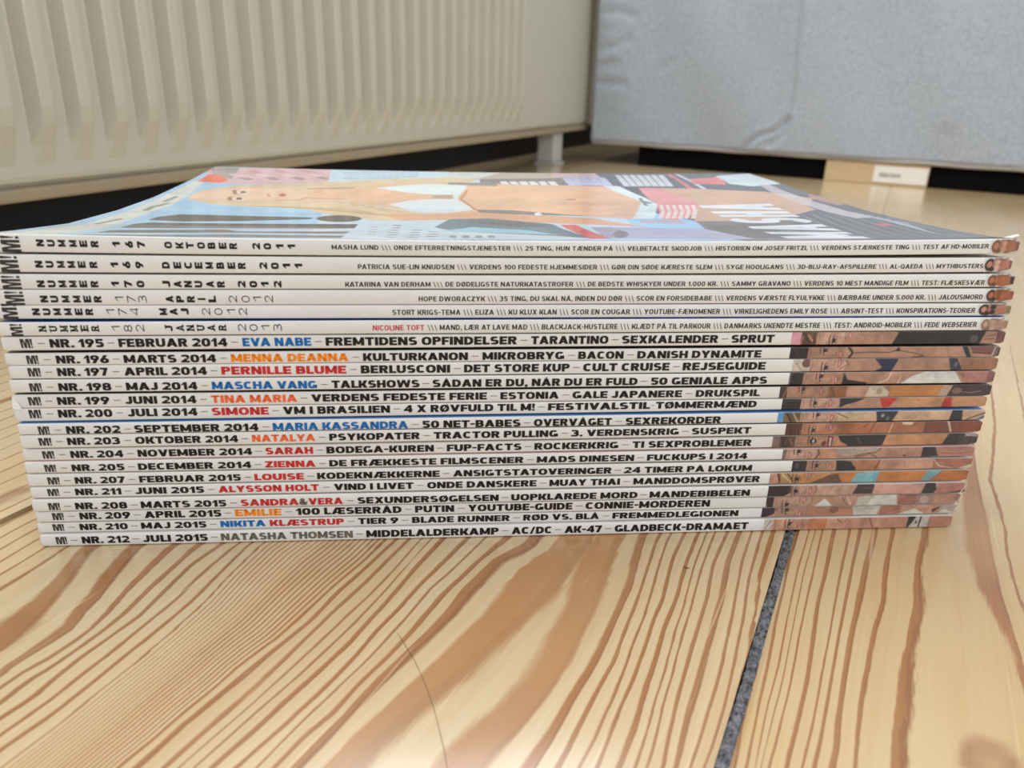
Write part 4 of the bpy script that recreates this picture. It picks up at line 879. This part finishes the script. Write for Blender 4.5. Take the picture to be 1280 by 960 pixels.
def _mini(x0, x1, hair, skin, top, low, c=.5):
    w_ = x1 - x0
    return [('e', x0 + w_ * .16, c, w_ * .18, .44, hair), ('e', x0 + w_ * .15, c - .02, w_ * .09, .22, skin), ('p', [(x0 + w_ * .26, c - .36), (x0 + w_ * .5, c - .46), (x0 + w_ * .8, c - .34), (x1, c - .3), (x1, c + .34), (x0 + w_ * .75, c + .36), (x0 + w_ * .45, c + .42), (x0 + w_ * .26, c + .28)], skin),
            ('e', x0 + w_ * .24, c + .3, w_ * .12, .16, hair), ('e', x0 + w_ * .42, c - .2, w_ * .09, .2, top), ('e', x0 + w_ * .42, c + .2, w_ * .09, .2, top), ('p', [(x0 + w_ * .82, c - .3), (x0 + w_ * .96, c - .3), (x0 + w_ * .98, c + .3), (x0 + w_ * .86, c + .3)], low),
            ('l', [(x0 + w_ * .3, c - .42), (x0 + w_ * .62, c - .36), (x0 + w_ * .8, c - .46)], .5, tuple(int(v * .6) for v in skin)), ('l', [(x0 + w_ * .5, c + .44), (x0 + w_ * .8, c + .3)], .5, tuple(int(v * .6) for v in skin))]
PHOTO[208][2].extend([('l', [(1206, -.05), (1205.5, .5), (1202, .9)], .8, (236, 230, 218))])
PHOTO[209][2].extend([('l', [(1201, .1), (1199, .6), (1196, 1)], .9, (236, 230, 218)), ('e', 1196, .9, 1.6, .14, (236, 230, 218))])
PHOTO[210][2].extend([('l', [(1196, .2), (1193.5, .7)], .8, (236, 230, 218))])
PHOTO[167] = (1238, (222, 220, 214), _mini(1240, 1275, (120, 90, 66), (186, 122, 94), (214, 166, 140), (150, 96, 78)))
PHOTO[169] = (1230, (222, 220, 214), _mini(1231.5, 1267, (48, 38, 42), (190, 130, 110), (226, 190, 170), (150, 86, 80)))
PHOTO[170] = (1233, (222, 220, 214), _mini(1235, 1268, (110, 72, 50), (180, 114, 80), (176, 100, 62), (58, 50, 44)))
PHOTO[173] = (1232, (222, 220, 214), _mini(1233.5, 1268, (56, 42, 38), (182, 104, 72), (150, 84, 60), (160, 92, 66)))
PHOTO[174] = (1222, (222, 220, 214), _mini(1224, 1264, (48, 42, 42), (206, 140, 118), (50, 46, 46), (150, 146, 84)))
PHOTO[182] = (1225, (222, 220, 214), _mini(1227, 1260, (140, 112, 92), (196, 156, 136), (210, 176, 158), (182, 140, 120), .55))

def mottle(nx, nv, seed, octaves):
    rr = np.random.default_rng(seed); nz = np.zeros((nx, nv))
    for sc, am in octaves:
        a = rr.normal(0, 1, (nx // sc + 3, max(nv // sc, 1) + 3)); xi = np.arange(nx) / sc; yi = np.arange(nv) / sc
        x0i, y0i = xi.astype(int), yi.astype(int); fx, fy = (xi - x0i)[:, None], (yi - y0i)[None]
        fx, fy = fx * fx * (3 - 2 * fx), fy * fy * (3 - 2 * fy)
        g = lambda di, dj: a[np.ix_(x0i + di, y0i + dj)]
        nz += am * ((g(0, 0) * (1 - fx) + g(1, 0) * fx) * (1 - fy) + (g(0, 1) * (1 - fx) + g(1, 1) * fx) * fy)
    return nz
def draw(cv, ops, px=1.0, pv=1 / 15.0):
    for o in ops:
        if o[0] == 'b':
            cv.poly([(o[1], -1), (o[2], -1), (o[2], 2), (o[1], 2)], o[3])
            if sum(o[3]) < 280 and o[2] - o[1] < 45:      # strands in dark hair
                q = random.Random(int(o[1] * 10))
                for k in range(9):
                    x = q.uniform(o[1] + 1, o[2] - 1); d = q.uniform(-5, 5); f = q.choice((.6, 1.5, 1.8))
                    cv.line([(x, -.1), (min(max(x + d, o[1] + .5), o[2] - .5), 1.1)], .3 * px, .3 * pv, tuple(min(255, int(c * f)) for c in o[3]))
        elif o[0] == 'p': cv.poly(o[1], o[2])
        elif o[0] == 'e': cv.ell(o[1], o[2], o[3], o[4], o[5])
        elif o[0] == 'l': cv.line(o[1], o[2] * px, o[2] * pv, o[3])
def spine_photo(m, no, root, base):
    x0, bgc, ops = PHOTO[no]; x1 = {k: v[5] for k, v in SPX.items()}[no] + 2
    nx, nv = int((x1 - x0) * 1.7), 26
    cv = Canvas(x0, x1, 0, 1, nx, nv, bgc, 3); draw(cv, ops)
    cols = cv.out()
    # print softness and the mottling of a real photograph
    for ax in (0, 1):
        q = np.pad(cols, [(1, 1) if a == ax else (0, 0) for a in range(3)], mode='edge')
        sl = lambda k: tuple(slice(k, k + cols.shape[a]) if a == ax else slice(None) for a in range(3))
        cols = (q[sl(0)] + 3 * q[sl(1)] + q[sl(2)]) / 5
    nz = mottle(nx, nv, no, ((42, .10), (15, .10), (6, .06)))
    plain = (np.arange(nx) / nx * (x1 - x0) < (9 if no in UP else 0))[:, None]
    cols = np.clip(cols * np.where(plain, 1, (1 + nz) * .80)[..., None], 0, 1)  # also dims the prints, standing in for light falling off to the right
    xs = x0 + (np.arange(nx) + .5) / nx * (x1 - x0); vs = (np.arange(nv) + .5) / nv
    xs[0], xs[-1] = x0, x1; vs[0], vs[1], vs[-2], vs[-1] = .004, .03, .97, .996
    s = np.array([px_s(m, x) for x in xs]); s[-1] = m.s1 - .0001; s = np.minimum(s, m.s1 - .0001)
    SS, VV = np.meshgrid(s, vs, indexing='ij')
    d = np.minimum(VV, 1 - VV).ravel() * .0039; rc = .0003          # wraps round the fold of the spine
    tv = np.where(d < rc, rc - np.sqrt(np.maximum(rc * rc - (rc - d) ** 2, 0)), 0) - .00005
    P = mag_point(m, SS.ravel(), tv, 1 - VV.ravel())
    o = obj('spine_photo', P, grid_faces(nx, nv, flip=True), PRINT, root, base=base, color=cols.reshape(-1, 3))
#</PHOTOS>
#<COVER>
def cover_hit(m, px, py):
    """where a line of sight meets the cover: (along the spine, back from it)"""
    z = .088
    for _ in range(12):
        P = hit(px, py, z); s = (P - A0) @ DV; t = (P - A0) @ NV + m.fwd
        z = .5 * z + .5 * mag_point(m, [s], [min(max(t, -.003), DEPTH)], [1.0])[0][2]
    return s, t
def cover_picture(m, root, base):
    C_ = lambda pts: [cover_hit(m, x, y) for x, y in pts]
    nx, ny = 520, 380
    cv = Canvas(m.s0, m.s1, 0, DEPTH, nx, ny, (168, 212, 246), 2)
    P = lambda pts, c, a=1.0: cv.poly(C_(pts), c, a)
    def L(pts, wmm, c, a=1.0): cv.line(C_(pts), wmm / 1000, wmm / 1000, c, a)
    def E_(x, y, rx, ry, c, a=1.0):      # an ellipse given by its extent on the page
        P([(x + rx * math.cos(t), y + ry * math.sin(t)) for t in np.linspace(0, 2 * math.pi, 28)], c, a)
    SKIN, SKIN2, HAIR = (242, 196, 164), (232, 178, 146), (230, 206, 172)
    # pale sky falls off to the paler lower half
    P([(420, 212), (760, 212), (800, 299), (380, 299)], (206, 228, 246))
    # dark lower right of the cover
    P([(742, 232), (860, 231), (1012, 238), (1300, 305), (930, 303), (868, 276), (800, 262)], (92, 94, 104))
    P([(868, 274), (985, 268), (1010, 300), (900, 299)], (122, 116, 112))
    P([(880, 282), (960, 280), (1000, 300), (930, 299)], (104, 98, 96))
    for k in range(9): L([(1000 + k * 16, 268 + k * .5), (1075 + k * 20, 297)], .35, (158, 158, 156), .7)
    P([(770, 284), (880, 286), (945, 299), (760, 299)], (190, 188, 218))
    # strip along the head of the page with its small pictures
    P([(-20, 294), (23, 290), (94, 282), (199, 248), (246, 225), (256, 227), (216, 256), (178, 268), (120, 286), (60, 294)], (222, 226, 222))
    for a, b in (((196, 258), (210, 254)), ((182, 263), (192, 258)), ((120, 280), (150, 274)), ((206, 252), (220, 246))): L([a, b], 1.1, (150, 148, 136))
    P([(60, 294), (120, 286), (178, 268), (190, 266), (150, 280), (96, 294)], (186, 220, 246))
    # fore edge strip
    P([(256, 209), (420, 212), (410, 229), (330, 231), (262, 229)], (228, 190, 200))
    P([(262, 208), (300, 210), (290, 224), (268, 220)], (170, 160, 160))
    for k in range(11): L([(292 + k * 11, 218 + 5 * math.sin(k * 2.1)), (300 + k * 11, 220 + 5 * math.sin(k * 2.1))], 2.4, ((240, 206, 214), (176, 150, 158), (222, 160, 168))[k % 3])
    P([(246, 227), (261, 218), (275, 219), (286, 225), (276, 229)], (246, 112, 92))
    P([(414, 212), (568, 212), (552, 224), (410, 229)], (206, 232, 250))
    for k in range(4):
        for j in range(12): L([(430 + j * 8, 216 + k * 2.5), (434 + j * 8, 216 + k * 2.5)], .8, (126, 150, 178))
    P([(568, 212), (765, 212), (742, 222), (552, 225)], (196, 186, 172)); P([(568, 215), (628, 215), (600, 223), (545, 225)], (218, 226, 226))
    P([(690, 213), (860, 214), (860, 224), (690, 222)], (222, 196, 206))
    P([(600, 224), (742, 222), (800, 234), (740, 236), (600, 232)], (132, 128, 138))
    P([(742, 216), (1010, 214), (1050, 244), (960, 241), (860, 237), (770, 234)], (96, 102, 116))
    for k in range(6): P([(624 + k * 12, 227), (633 + k * 12, 227), (640 + k * 12, 233), (630 + k * 12, 233)], (244, 246, 248))
    for k in range(5): P([(702 + k * 11, 222), (712 + k * 11, 222), (722 + k * 11, 232), (711 + k * 11, 232)], (204, 206, 238))
    for k in range(7): P([(768 + k * 9, 219), (775 + k * 9, 219), (788 + k * 9, 233), (780 + k * 9, 233)], (226, 230, 236))
    L([(836, 218), (864, 236)], 1.3, (226, 130, 140)); L([(846, 218), (882, 237)], 1.1, (214, 216, 222))
    P([(862, 224), (900, 221), (908, 231), (866, 230)], (240, 132, 132)); P([(894, 220), (940, 217), (976, 230), (940, 233), (912, 230)], (216, 232, 240))
    # hair, face
    P([(232, 248), (250, 238), (292, 232), (380, 229), (440, 226), (510, 223), (560, 222), (600, 224), (580, 230), (500, 233), (470, 262), (500, 268), (560, 272), (480, 276), (436, 272), (400, 266), (376, 259), (320, 259), (262, 255)], HAIR)
    for k in range(10): L([(300 + k * 14, 257 + .3 * k), (370 + k * 14, 260 + 1.2 * k)], .7, (204, 172, 130), .8)
    P([(236, 247), (254, 240), (300, 235), (360, 236), (386, 240), (388, 246), (372, 250), (330, 252), (270, 252)], (246, 208, 182))
    E_(303, 240.4, 8, 1.7, (250, 240, 232)); E_(304, 240.4, 4, 1.5, (96, 92, 80)); E_(298, 248.4, 8, 1.7, (250, 240, 232)); E_(299, 248.4, 4, 1.5, (96, 92, 80))
    L([(293, 238), (294, 242.5)], .8, (160, 116, 84)); L([(287, 246.5), (288, 250.5)], .8, (160, 116, 84))
    L([(334, 242), (337, 246)], .7, (224, 164, 136)); E_(353, 244, 5, 2.1, (224, 132, 116)); L([(353, 242.3), (353.6, 245.8)], .45, (180, 92, 84))
    L([(330, 252), (374, 250), (388, 246)], .6, (196, 148, 112))
    # neck, chest, arms
    P([(384, 239), (430, 235), (500, 230), (560, 232), (620, 230), (760, 233), (806, 252), (792, 274), (740, 271), (620, 264), (560, 268), (500, 262), (430, 249), (384, 247)], SKIN)
    L([(386, 236), (440, 235)], 1.1, (176, 134, 96)); L([(388, 248), (430, 249)], .9, (204, 150, 116))
    for k in range(8): L([(440 + k * 6, 254 + k * .9), (500 + k * 10, 268 + k * .6)], .9, ((214, 184, 142), (236, 212, 178))[k % 2])
    P([(474, 268), (560, 267), (600, 264), (660, 268), (740, 273), (810, 284), (740, 281), (640, 277), (560, 275), (500, 276)], SKIN2)
    P([(594, 262), (640, 263), (735, 270), (668, 269), (600, 266)], (128, 124, 128)); P([(668, 267), (674, 265), (678, 269), (670, 270)], (238, 240, 240))
    P([(560, 228), (620, 229), (622, 233), (560, 231)], (150, 146, 146))
    # white top
    P([(470, 235), (500, 232), (540, 230), (584, 232), (580, 238), (574, 244), (540, 243.5), (510, 241)], (232, 244, 252)); P([(486, 256), (510, 251), (540, 249), (572, 249.5), (594, 262), (560, 266.5), (516, 264)], (232, 244, 252))
    P([(564, 243), (574, 243), (572, 250), (566, 250)], (226, 238, 248)); P([(540, 244), (566, 243.6), (566, 248.5), (540, 248.4)], (206, 170, 142))
    L([(594, 262), (576, 249), (584, 238)], .7, (206, 150, 116)); E_(713, 249.5, 7, .9, (206, 148, 112))
    # pink and white below
    P([(818, 235), (870, 236), (960, 240), (1016, 248), (1012, 257), (880, 259), (820, 257)], (222, 180, 152)); P([(866, 257), (1000, 255), (1020, 262), (960, 276), (868, 277)], (212, 174, 148))
    P([(798, 235), (822, 235), (846, 243), (868, 254), (822, 256), (812, 250)], (238, 164, 162)); P([(820, 256), (870, 254), (868, 268), (846, 275), (828, 274)], (232, 146, 146))
    for k in range(6): L([(826 + k * 8, 256.5), (829 + k * 8, 264), (826 + k * 8, 273)], .8, (248, 220, 216))
    P([(752, 232), (774, 233), (808, 248), (822, 256), (818, 273), (790, 274), (798, 262), (802, 252)], (232, 246, 250)); L([(804, 252), (812, 254)], 1.3, (110, 130, 140)); L([(800, 248), (808, 257)], .7, (120, 140, 150))
    P([(800, 275), (850, 275), (860, 280), (800, 279)], (196, 184, 206))
    # car and small pictures beside the spine
    P([(543, 284), (562, 274), (610, 273), (690, 280), (738, 298), (690, 295), (600, 291), (560, 288)], (94, 128, 152)); P([(548, 289), (590, 284), (660, 288), (700, 294), (640, 292)], (150, 206, 232)); P([(570, 276), (640, 276), (690, 283), (640, 284)], (84, 98, 112))
    P([(700, 281), (720, 281), (766, 299), (738, 299)], (224, 112, 114)); P([(738, 284), (766, 284), (786, 292), (776, 298), (758, 298)], (172, 170, 190)); E_(776, 293, 9, 4.5, (126, 118, 130))
    for k in range(4): P([(562 + k * 16, 294.6), (570 + k * 16, 294.6), (571 + k * 16, 298), (562 + k * 16, 298)], (120, 150, 170))
    for a, b, n in ((490, 282, 6), (514, 288, 5), (536, 290, 5), (462, 284, 4)):
        for k in range(n): L([(a + 4 - k * 1.6, b + k * 3), (a + 9 - k * 1.6, b + k * 3)], 1.0 if a != 462 else .6, (96, 112, 132))
    # the big dark mark: long bars and a wedge with its dot
    INK = (62, 66, 76)
    P([(186, 275), (198, 271), (226, 268), (270, 269), (390, 272), (390, 274), (300, 276.5), (226, 277)], INK); E_(424, 273.4, 28, 4.2, INK)
    P([(166, 280), (186, 278.4), (447, 280.4), (442, 285.8), (300, 285.6), (150, 285)], INK); P([(140, 288), (280, 287), (300, 289.6), (436, 289.4), (432, 292.6), (280, 291.2), (118, 291.4)], INK)
    P([(90, 294.4), (280, 293.4), (430, 295), (424, 298.4), (60, 298.4)], INK)
    # white headline reading away from the spine
    q = C_([(1090, 298.5), (985, 298.5), (868, 254.5), (962, 254.5)])
    v, f = Face(.8, .26, .2).line('MASHA'); a = (v - v.min(0)) / np.ptp(v, axis=0)
    (b0, t0, t1, b1) = [np.array(k) for k in q]
    pt = lambda r: (b0 * (1 - r[0]) + b1 * r[0]) * (1 - r[1]) + (t0 * (1 - r[0]) + t1 * r[0]) * r[1]
    vv = [pt(r) for r in a]
    for fc in f: cv.poly([vv[i] for i in fc], (238, 244, 250))
    P([(946, 230), (962, 231), (1012, 250), (1052, 262), (1092, 272), (1070, 273), (1030, 264), (986, 250)], (214, 208, 212), .75)
    P([(1010, 242), (1060, 254), (1050, 257), (1012, 248)], (196, 150, 132), .8)
    for k in range(7): L([(1064 + k * 11, 265 + k * 2.2), (1120 + k * 8, 279 + k * 2.2)], .45, (176, 186, 198), .8)
    E_(1105, 281, 10, 1.4, (232, 96, 100))
    cols = cv.out(); gl = np.random.default_rng(5).random((nx, ny, 1))
    cols = np.clip(cols * (1 + mottle(nx, ny, 3, ((60, .05), (18, .05), (5, .03)))[..., None]), 0, 1)
    cols = np.where((cols.sum(-1, keepdims=True) < .22) & (gl > .985), cols + .35, cols)      # glitter in the dark mark
    s = m.s0 + (np.arange(nx) + .5) / nx * (m.s1 - m.s0); t = (np.arange(ny) + .5) / ny * DEPTH
    s[0], s[-1] = m.s0 + .0002, m.s1 - .0002; t[0], t[-1] = .0004, DEPTH - .0002
    SS, TT = np.meshgrid(s, t, indexing='ij')
    Q = mag_point(m, SS.ravel(), TT.ravel(), np.ones(SS.size)); Q[:, 2] += .00005
    obj('cover_picture', Q, grid_faces(nx, ny), GLOSS, root, smooth=True, base=base, color=cols.reshape(-1, 3))
    # lifted paper corner at the tail of the spine, frayed white
    v, f = [], []
    for i in range(7):
        for j in range(4):
            s_ = m.s1 - .0026 + .0024 * i / 6; t_ = .0003 + .0035 * j / 3
            lift = .0012 * (i / 6) ** .9 * (1 - abs(j - 1) / 4) + .00018
            p = mag_point(m, [s_], [t_], [1.0])[0]; p[2] += lift + random.uniform(-.00012, .00012) * (i > 2); v.append(p)
    obj('torn_corner', v, grid_faces(7, 4), PAPER, root, base=base)['label'] = 'white torn paper corner curling up'
#</COVER>

LABELS = {
 167: 'topmost magazine of the stack, spine lettered NUMMER 167 OKTOBER 2011, glossy light-blue cover showing',
 169: 'magazine second from the top, spine lettered NUMMER 169 DECEMBER 2011',
 170: 'magazine third from the top, spine lettered NUMMER 170 JANUAR 2012',
 173: 'magazine fourth from the top, spine lettered NUMMER 173 APRIL 2012 with thin numerals',
 174: 'magazine fifth from the top, spine lettered NUMMER 174 MAJ 2012',
 182: 'magazine with slab lettering NUMMER 182 JANUAR 2013 and a red name on its spine',
 195: 'magazine lettered NR. 195 FEBRUAR 2014, long black dress and pink block in its spine photo',
 196: 'magazine lettered NR. 196 MARTS 2014 in black with an orange name after it',
 197: 'magazine lettered NR. 197 APRIL 2014, navy top in its spine photo',
 198: 'magazine lettered NR. 198 MAJ 2014, white cloth and black hair in its spine photo',
 199: 'magazine lettered NR. 199 JUNI 2014 with a torn spine corner at left',
 200: 'magazine lettered NR. 200 JULI 2014, red bikini in its spine photo',
 202: 'magazine lettered NR. 202 SEPTEMBER 2014 with a bright blue cover edge',
 203: 'magazine lettered NR. 203 OKTOBER 2014, orange-toned spine photo',
 204: 'magazine lettered NR. 204 NOVEMBER 2014, wide black bra in its spine photo',
 205: 'magazine lettered NR. 205 DECEMBER 2014 with a red name after it',
 207: 'magazine lettered NR. 207 FEBRUAR 2015, black-haired woman in its spine photo',
 211: 'magazine lettered NR. 211 JUNI 2015, light-blue bikini on orange skin in its spine photo',
 208: 'magazine lettered NR. 208 MARTS 2015 with two red names joined by a grey ampersand',
 209: 'magazine lettered NR. 209 APRIL 2015 with a short orange name after it',
 210: 'magazine lettered NR. 210 MAJ 2015 with a blue and red name after it',
 212: 'bottom magazine of the stack, lettered NR. 212 JULI 2015, resting on the floor boards',
}
FRONT_OF = {202: 'blue', 182: 'darkblue', 205: 'pinkish', 208: 'pale', 203: 'dark', 198: 'dark', 195: 'dark', 196: 'dark', 199: 'dark'}

def torn_flap(m, root, base):
    """a scuffed strip of cover standing off the head of the spine"""
    v = []
    for i in range(6):
        for j in range(6):
            a, b = i / 5, j / 5
            x = 16.4 + (2.0 + 8.5 * b) * a; vv = .04 + b * (1.02 - .10 * (1 - a))
            v.append(mag_point(m, [px_s(m, x, .5)], [-.00006 - .0009 * (1 - a) * b - .0004 * a * b], [1 - vv])[0])
    o = obj('torn_flap', v, grid_faces(6, 6), WHITE, root, smooth=True, base=base)
    o['label'] = 'torn curling strip of the white cover'
for no in ORDER:
    m = MAGS[no]
    mid = (m.s0 + m.s1) / 2
    base = A0 + DV * mid + NV * (DEPTH / 2 - m.fwd); base[2] = float(quad(m.ns, m.zb, mid) * .92)
    root = thing('magazine', LABELS[no], 'magazine', tuple(base), 'magazines in the stack')
    build_cover_and_pages(m, root, base, FRONT[FRONT_OF.get(no, 'pale')])
    if no in UP:
        d = UP[no]; logo_turned(m, d['logo'][0], d['logo'][1], d['logo'][2], root, base)
        hgt = 8.6 / (m.px[1] - m.px[0]); v0, v1 = d['c'] - hgt / 2, d['c'] + hgt / 2
        p = Print(m)
        bw = MONOSLAB if d.get('slab') else MONO; num = MONO if d['no'][2] > 0 else THIN; wn = 9.6 if d['no'][2] > 0 else 10.2
        for ch, x in zip('NUMMER', d['word']): p.turned(x, 9.6, v0, v1, ch, face=bw)
        for ch, x in zip(d['no'][0], d['no'][1]): p.turned(x, wn, v0, v1, ch, face=num)
        for ch, x in zip(*d['mon']): p.turned(x, 9.6, v0, v1, ch, face=bw)
        for ch, x in zip(d['yr'][0], d['yr'][1]): p.turned(x, wn, v0, v1, ch, face=num)
        p.done('issue_lettering', root, base)
        p = Print(m); c = 6.6 / (m.px[1] - m.px[0]) / 2; hc = sum(d['hv']) / 2
        for x0, x1, body, ink in d['lines']: p.text(x0, x1, hc - c, hc + c, body, ink, DIN)
        p.done('headline_lettering', root, base)
    else:
        (l0, l1), (v0, v1), segs = LOW[no]
        logo_flat(m, l0, l1, v0 - .02, v1 + .02, root, base)
        p = Print(m); p.dash((l1 + segs[0][0]) / 2, (v0 + v1) / 2)
        for i, sg in enumerate(segs):
            q = p
            q.text(sg[0], sg[1], v0, v1, sg[2], sg[3] if len(sg) > 3 else 'black')
            if i + 1 < len(segs) and (no, i) not in NODASH: p.dash((sg[1] + segs[i + 1][0]) / 2, (v0 + v1) / 2, min(8.5, (segs[i + 1][0] - sg[1]) * .55))
        p.done('headline_lettering', root, base)
    spine_photo(m, no, root, base)
    if no == 167: cover_picture(m, root, base)
    if no == 199: torn_flap(m, root, base)

# ------------------------------------------------------------------ bits on the floor
def build_hair():
    px = [(497, 790), (505, 803), (517, 822), (528, 845), (537, 868), (545, 893), (551, 918), (556, 940), (560, 962), (564, 985)]
    pts = np.array([hit(x, y, .0004) for x, y in px]); r = .00006
    v, f = [], []
    for i, p in enumerate(pts):
        d = pts[min(i + 1, len(pts) - 1)] - pts[max(i - 1, 0)]; d /= np.linalg.norm(d); side = np.array([-d[1], d[0], 0])
        for a in range(6):
            t = a / 6 * 2 * math.pi; v.append(p + side * r * math.cos(t) + np.array([0, 0, r * math.sin(t) - .00032]))
    for i in range(len(pts) - 1):
        for a in range(6): f.append((i * 6 + a, i * 6 + (a + 1) % 6, i * 6 + 6 + (a + 1) % 6, i * 6 + 6 + a))
    tag(obj('hair_strand', v, f, mottled('brown_hair', (120, 92, 66), 0.5), smooth=True), 'single curved dark hair lying on the floor boards', 'hair')
build_hair()

def build_splinter():
    bm = bmesh.new(); bmesh.ops.create_icosphere(bm, subdivisions=2, radius=1.0)
    a, b = hit(854, 709), hit(862, 711); c = (a + b) / 2; d = b - a; ln = np.linalg.norm(d) / 2; ang = math.atan2(d[1], d[0])
    vs = []
    for v in bm.verts:
        x, y, z = v.co; k = 1 + .25 * math.sin(5 * x + 3 * y); y = y * k + .6 * x * x
        px, py = x * ln, y * .00022
        vs.append((c[0] + px * math.cos(ang) - py * math.sin(ang), c[1] + px * math.sin(ang) + py * math.cos(ang), .00016 + z * .00016))
    fs = [[v.index for v in f.verts] for f in bm.faces]; bm.free()
    tag(obj('splinter', vs, fs, mottled('brown_splinter', (120, 62, 36), 0.6), smooth=True), 'tiny reddish brown wood splinter on the floor boards, left of the grey joint', 'splinter')
build_splinter()
